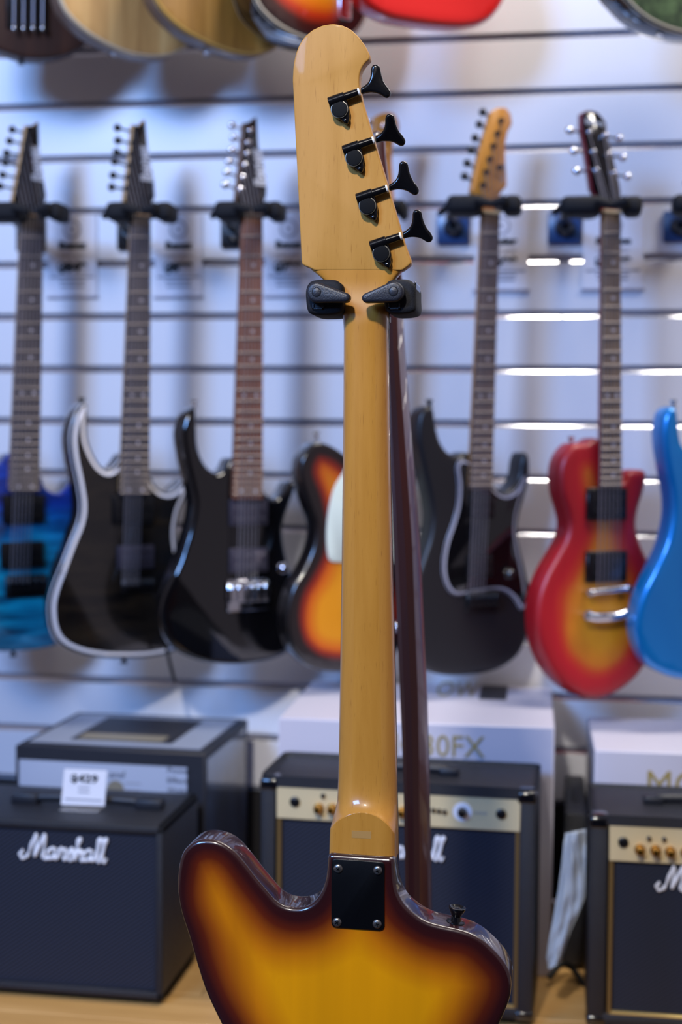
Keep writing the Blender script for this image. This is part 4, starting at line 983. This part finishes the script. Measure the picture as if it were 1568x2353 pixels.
for y in np.linspace(705, 1990, 30):
    xl, xr = np.interp(y, ka[:, 0], ka[:, 1]), np.interp(y, ka[:, 0], ka[:, 2])
    A = T.L(xl, y, YN-.004); B = T.L(xr, y, YN-.004)
    fbs.append([Vector((A.x, YN+.0006, A.z)), Vector((B.x+.0003, YN+.0006, A.z)), Vector((B.x, YN+.0066, A.z)), Vector(((A.x+B.x)/2, YN+.008, A.z)), Vector((A.x, YN+.0066, A.z))])
T.part('fingerboard', loft(fbs, True, 25), M['rosewood'])
e = T.L(896, 731, YN+.003); T.part('nut', box(e.x-.042, YN+.0005, e.z-.004, e.x+.0002, YN+.012, e.z+.002, bevel=.0005, seg=1), M['nylon'], label='white nut end at the fingerboard edge')
YH = YN-.0135
hs = [(693.6,606.8),(684.6,422.6),(678,295),(674.4,218.6),(672.6,182.9),(674.4,149.7),(679.5,124),(688.5,101),(701,83),(719,68),(742,57.9),(765,54.5),(785.4,57.3),(805.8,66.8),(823.7,83.4),(839,103.8),(848,121.6),(850.8,130),(849.7,136.4),(841.5,142),(833.9,152),(828,165),(825.7,180),(826,198),(833.9,233.9),(849,285),(869.6,353.8),(892.6,430),(915.5,506.8),(930.8,560),(945.5,600),(945.8,604),(943.6,607.6),(928,619),(926,621.5),(722,621.5),(714,616),(698,610)]
q = curve2([T.uv(*p, YH) for p in hs], .0015, False)
for _ in range(2): q = (np.roll(q, 1, 0)+2*q+np.roll(q, -1, 0))/4
T.part('headstock', slab(q, YH-.0003, .0148, .0016, .0016, 3, None), M['maple_head'])
# neck plate with four screws
pp = [T.uv(*p, -.002) for p in [(762,1981),(768,1974),(876,1981),(884,1988),(883,2080),(884,2130),(876,2139),(770,2133),(761.5,2126),(761,2060)]]
q = curve2([T.uv(*p, -.0018) for p in [(762,1983),(764,1976),(771,1973.5),(825,1977),(876,1981),(882,1983.5),(884,1990),(883.6,2060),(884,2129),(881,2136),(873,2139),(822,2135.5),(773,2132),(765,2129.5),(761.5,2123),(761.5,2050)]], .0015, False)
pl_ = T.part('neck_plate', slab(q, -.0018, .0019, .0008, .0003, 2, None), M['black_plate'])
for (x, y), rot in zip([(777.5,1996),(868.5,2000),(775,2119),(867,2123)], (.9, .5, .7, .3)):
    c = T.L(x, y, -.0018)
    s = obj('screw', lathe(c, (0, -1, 0), [(-.0005, .0044), (.0004, .0044), (.0012, .0038), (.0018, .0026), (.0020, .0008)], 20), M['screw_steel'], pl_)
    bm = bmesh.new()
    for k in (0, 1):
        b2 = bmesh.new(); add_box(b2, -.0019, -.0022, -.0004, .0019, -.0016, .0004)
        a_ = rot+k*math.pi/2
        for v in b2.verts: v.co = Vector((v.co.x*math.cos(a_)-v.co.z*math.sin(a_), v.co.y, v.co.x*math.sin(a_)+v.co.z*math.cos(a_)))+c
        tm = bpy.data.meshes.new('t'); b2.to_mesh(tm); bm.from_mesh(tm); b2.free(); bpy.data.meshes.remove(tm)
    obj('screw_slot', mesh(bm, 'slot'), M['black_plate'], pl_)
# strap button on the upper edge of the right horn
c = T.L(1048, 2112, .020)
T.part('strap_button', lathe(c, (.12, 0, 1), [(-.010, .0092), (-.003, .0092), (-.002, .0088), (-.0012, .0055), (.003, .0046), (.0065, .0062), (.0105, .0082), (.0118, .0083), (.0122, .0072), (.0105, .005)], 24), M['black_hw'])
c = T.L(831, 1918, YN-.0308); T.part('pale_mark', box(c.x-.0095, YN-.03065, c.z-.0035, c.x+.0095, YN-.0300, c.z+.0035), plain('pale_heel_mark', 'a88048', .4, 0, .5), label='faint pale rectangular mark on the heel')  # thin pale rectangle set on the heel
# tuners
K = .1041e-3*1.0
def mm(cx, cy): return ((cx-550)*.000104, -(cy-827)*.000104)
hous = [mm(*p) for p in [(436,738),(445,728),(520,700),(592,672),(602,690),(612,735),(628,790),(640,840),(636,880),(640,905),(628,950),(614,957),(590,948),(560,920),(535,908),(500,890),(478,860),(466,825),(455,790)]]
keyo = [mm(*p) for p in [(742,640),(770,622),(805,592),(824,555),(832,510),(834,470),(846,442),(868,432),(894,436),(914,456),(924,500),(938,550),(962,600),(992,640),(1014,680),(1014,706),(1000,726),(976,732),(950,722),(920,702),(880,686),(830,680),(790,684),(748,690)]]
ax = np.array(mm(600, 690))-np.array(mm(480, 728)); ang = math.atan2(ax[1], ax[0])
for (cx, cy_), krot in zip([(550,827),(680,1263),(802,1697),(926,2125)], (0, 34, 8, 24)):
    c = T.L(640+cx/3.92, 40+cy_/3.92, YH-.0085)
    cent = np.array((c.x, c.z))
    q = curve2([tuple(cent+np.array(p)) for p in hous], .0009)
    tn = T.part('tuning_machine', slab(q, YH-.0075, .0078, .0016, .0002, 3, None), M['black_hw'])
    obj('gear_cap', lathe((c.x, YH-.0074, c.z), (0, -1, 0), [(0, .0076), (.0014, .0076), (.0018, .0073), (.0019, .006)], 32), M['black_cap'], tn)
    obj('cap_ring', lathe((c.x, YH-.0078, c.z), (0, -1, 0), [(0, .0084), (.0007, .0083), (.0008, .0076)], 32), M['ring'], tn, label='worn bright rim of the cap')
    sc = cent+np.array(mm(605, 928)); obj('screw', lathe((sc[0], YH-.0074, sc[1]), (0, -1, 0), [(0, .0018), (.0008, .0017), (.0012, .0008)], 12), M['black_hw'], tn)
    d = Vector((math.cos(ang), 0, math.sin(ang))); s0 = cent+np.array(mm(455, 752))
    pc = Vector((s0[0], YH-.0058, s0[1]))+Vector((0, 0, 0))
    P0 = Vector((cent[0]+mm(470, 752)[0], YH-.0056, cent[1]+mm(470, 752)[1]))
    L1 = (Vector(mm(592, 712))-Vector(mm(470, 752))).length; L2 = (Vector(mm(716, 668))-Vector(mm(470, 752))).length
    bm = bmesh.new(); add_lathe(bm, P0, d, [(-.0024, .0047), (-.0018, .0051), (L1, .0051), (L1+.0004, .0041), (L2, .0037)], 20)
    obj('worm_shaft', mesh(bm, 'shaft', 30), M['black_hw'], tn)
    obj('washer', lathe(P0+d*L2, d, [(0, .0037), (.0016, .0037)], 18), M['nylon'], tn, label='white nylon washer')
    # key: flat butterfly turned about the shaft axis
    pk = curve2([tuple(np.array(p)) for p in keyo], .0009)
    km = slab(pk, -.0030, .0060, .0026, .0026, 4, None)
    ctr = Vector((mm(470, 752)[0], 0, mm(470, 752)[1])); rm = Matrix.Rotation(math.radians(krot), 3, d)
    for v in km.vertices:
        t = Vector(v.co)-ctr; al = t.dot(d); fl_ = min(1.0, max(.0, (al-.028)/.016)); tt = Vector((t.x, t.y*(1.15-.25*fl_), t.z))
        v.co = P0 + rm @ tt
    obj('tuning_key', km, M['black_hw'], tn)

# ------------------------------------------------------------------ stand that holds the bass
c = P(843, 690, 1.44)
S = Thing('guitar_stand', (c.x-.004, 1.46, 0), 0, 'black guitar stand gripping the sunburst bass neck with two rubber yokes', 'guitar stand')
zt = P(843, 684, 1.42).z
S.part('pole', tube([(0, 0, FZ+.05), (0, 0, zt+.01)], .011, 14), M['rubber'])
for k in range(3):
    a_ = math.radians(90+120*k); e = Vector((math.cos(a_)*.3, math.sin(a_)*.3, FZ+.008))
    S.part('leg', tube([(0, 0, FZ+.2), (e.x*.5, e.y*.5, FZ+.14), tuple(e)], .008, 10), M['rubber'])
yk = 1.352-1.46
def yoke(sgn, hx0, hx1, hy0, hy1, piv, tip):
    yb = 1.338-1.46
    a = S.L(hx0, hy0, yb); b = S.L(hx1, hy1, yb)
    pts = [(hx0,(hy0+hy1)/2),(hx0+1,hy0+20),(hx0+10,hy0+5),(hx0+28,hy0),(hx1-22,hy0),(hx1-10,hy0+5),(hx1-1,hy0+16),(hx1,(hy0+hy1)/2),(hx1,hy1-12),(hx1-12,hy1-3),((hx0+hx1)/2,hy1),(hx0+16,hy1-2),(hx0+4,hy1-12)]
    q = curve2([S.uv(*p, yb) for p in pts], .002)
    hb = S.part('yoke_grip', slab(q, yb, .055, .005, .005, 3, None), M['rubber2'])
    # levers
    yl = yb-.012; r1, r2 = 21, 11
    lp = []
    dx, dy = tip[0]-piv[0], tip[1]-piv[1]; Ld = math.hypot(dx, dy); base = math.atan2(dy, dx); al = math.acos((r1-r2)/Ld)
    for t in np.linspace(base+al, base+2*math.pi-al, 22): lp.append((piv[0]+r1*1.12*math.cos(t), piv[1]+r1*1.12*math.sin(t)))
    for t in np.linspace(base-al, base+al, 12): lp.append((tip[0]+r2*math.cos(t), tip[1]+r2*math.sin(t)))
    q = curve2([S.uv(*p, yl) for p in lp], .0012, False)
    lv = S.part('lock_lever', slab(q, yl, .011, .003, .001, 4, None), M['rubber'])
    c = S.L(*piv, yl)
    obj('pivot_pin', lathe((c.x, yl+.0005, c.z), (0, -1, 0), [(0, .0040), (.0009, .0039), (.0012, .0032)], 24), M['rubber'], lv)
    obj('pivot_groove', lathe((c.x, yl+.0004, c.z), (0, -1, 0), [(0, .0046), (.00055, .0045)], 24), M['black_plate'], lv)
    # latch window under the lever
    wx = (718, 744) if sgn < 0 else (893, 920)
    a = S.L(wx[0], 697, yb); b = S.L(wx[1], 711, yb)
    bm = bmesh.new()
    for bx in ((a.x, b.z, a.x+.0018, a.z), (b.x-.0018, b.z, b.x, a.z), (a.x, b.z, b.x, b.z+.0018)):
        add_box(bm, bx[0], yb-.0014, bx[1], bx[2], yb+.002, bx[3], bevel=.0003, seg=1)
    obj('latch_frame', mesh(bm, 'frame'), M['rubber'], hb)
    obj('latch_slot', box(a.x+.0016, yb-.0004, b.z+.0016, b.x-.0016, yb+.002, a.z), M['wall_dark'], hb)
    p0 = S.L((hx0+hx1)/2, (hy0+hy1)/2, yb+.05)
    S.part('yoke_arm', tube(smooth_path([p0, p0+Vector((0, .02, 0)), (p0.x*.55, -.012, p0.z), (0, 0, zt)], 6), .007, 10), M['rubber'])
yoke(-1, 701.5, 788, 642, 724, (727.5, 671.5), (793, 683))
yoke(1, 881, 956, 641, 721.5, (904.5, 669.5), (842, 684))
a = S.L(957, 652, -.10); b = S.L(961, 708, -.10)
S.part('clear_tab', box(a.x, -.118, b.z, b.x, -.08, a.z, bevel=.0006, seg=1), M['clear'], label='clear plastic tab')
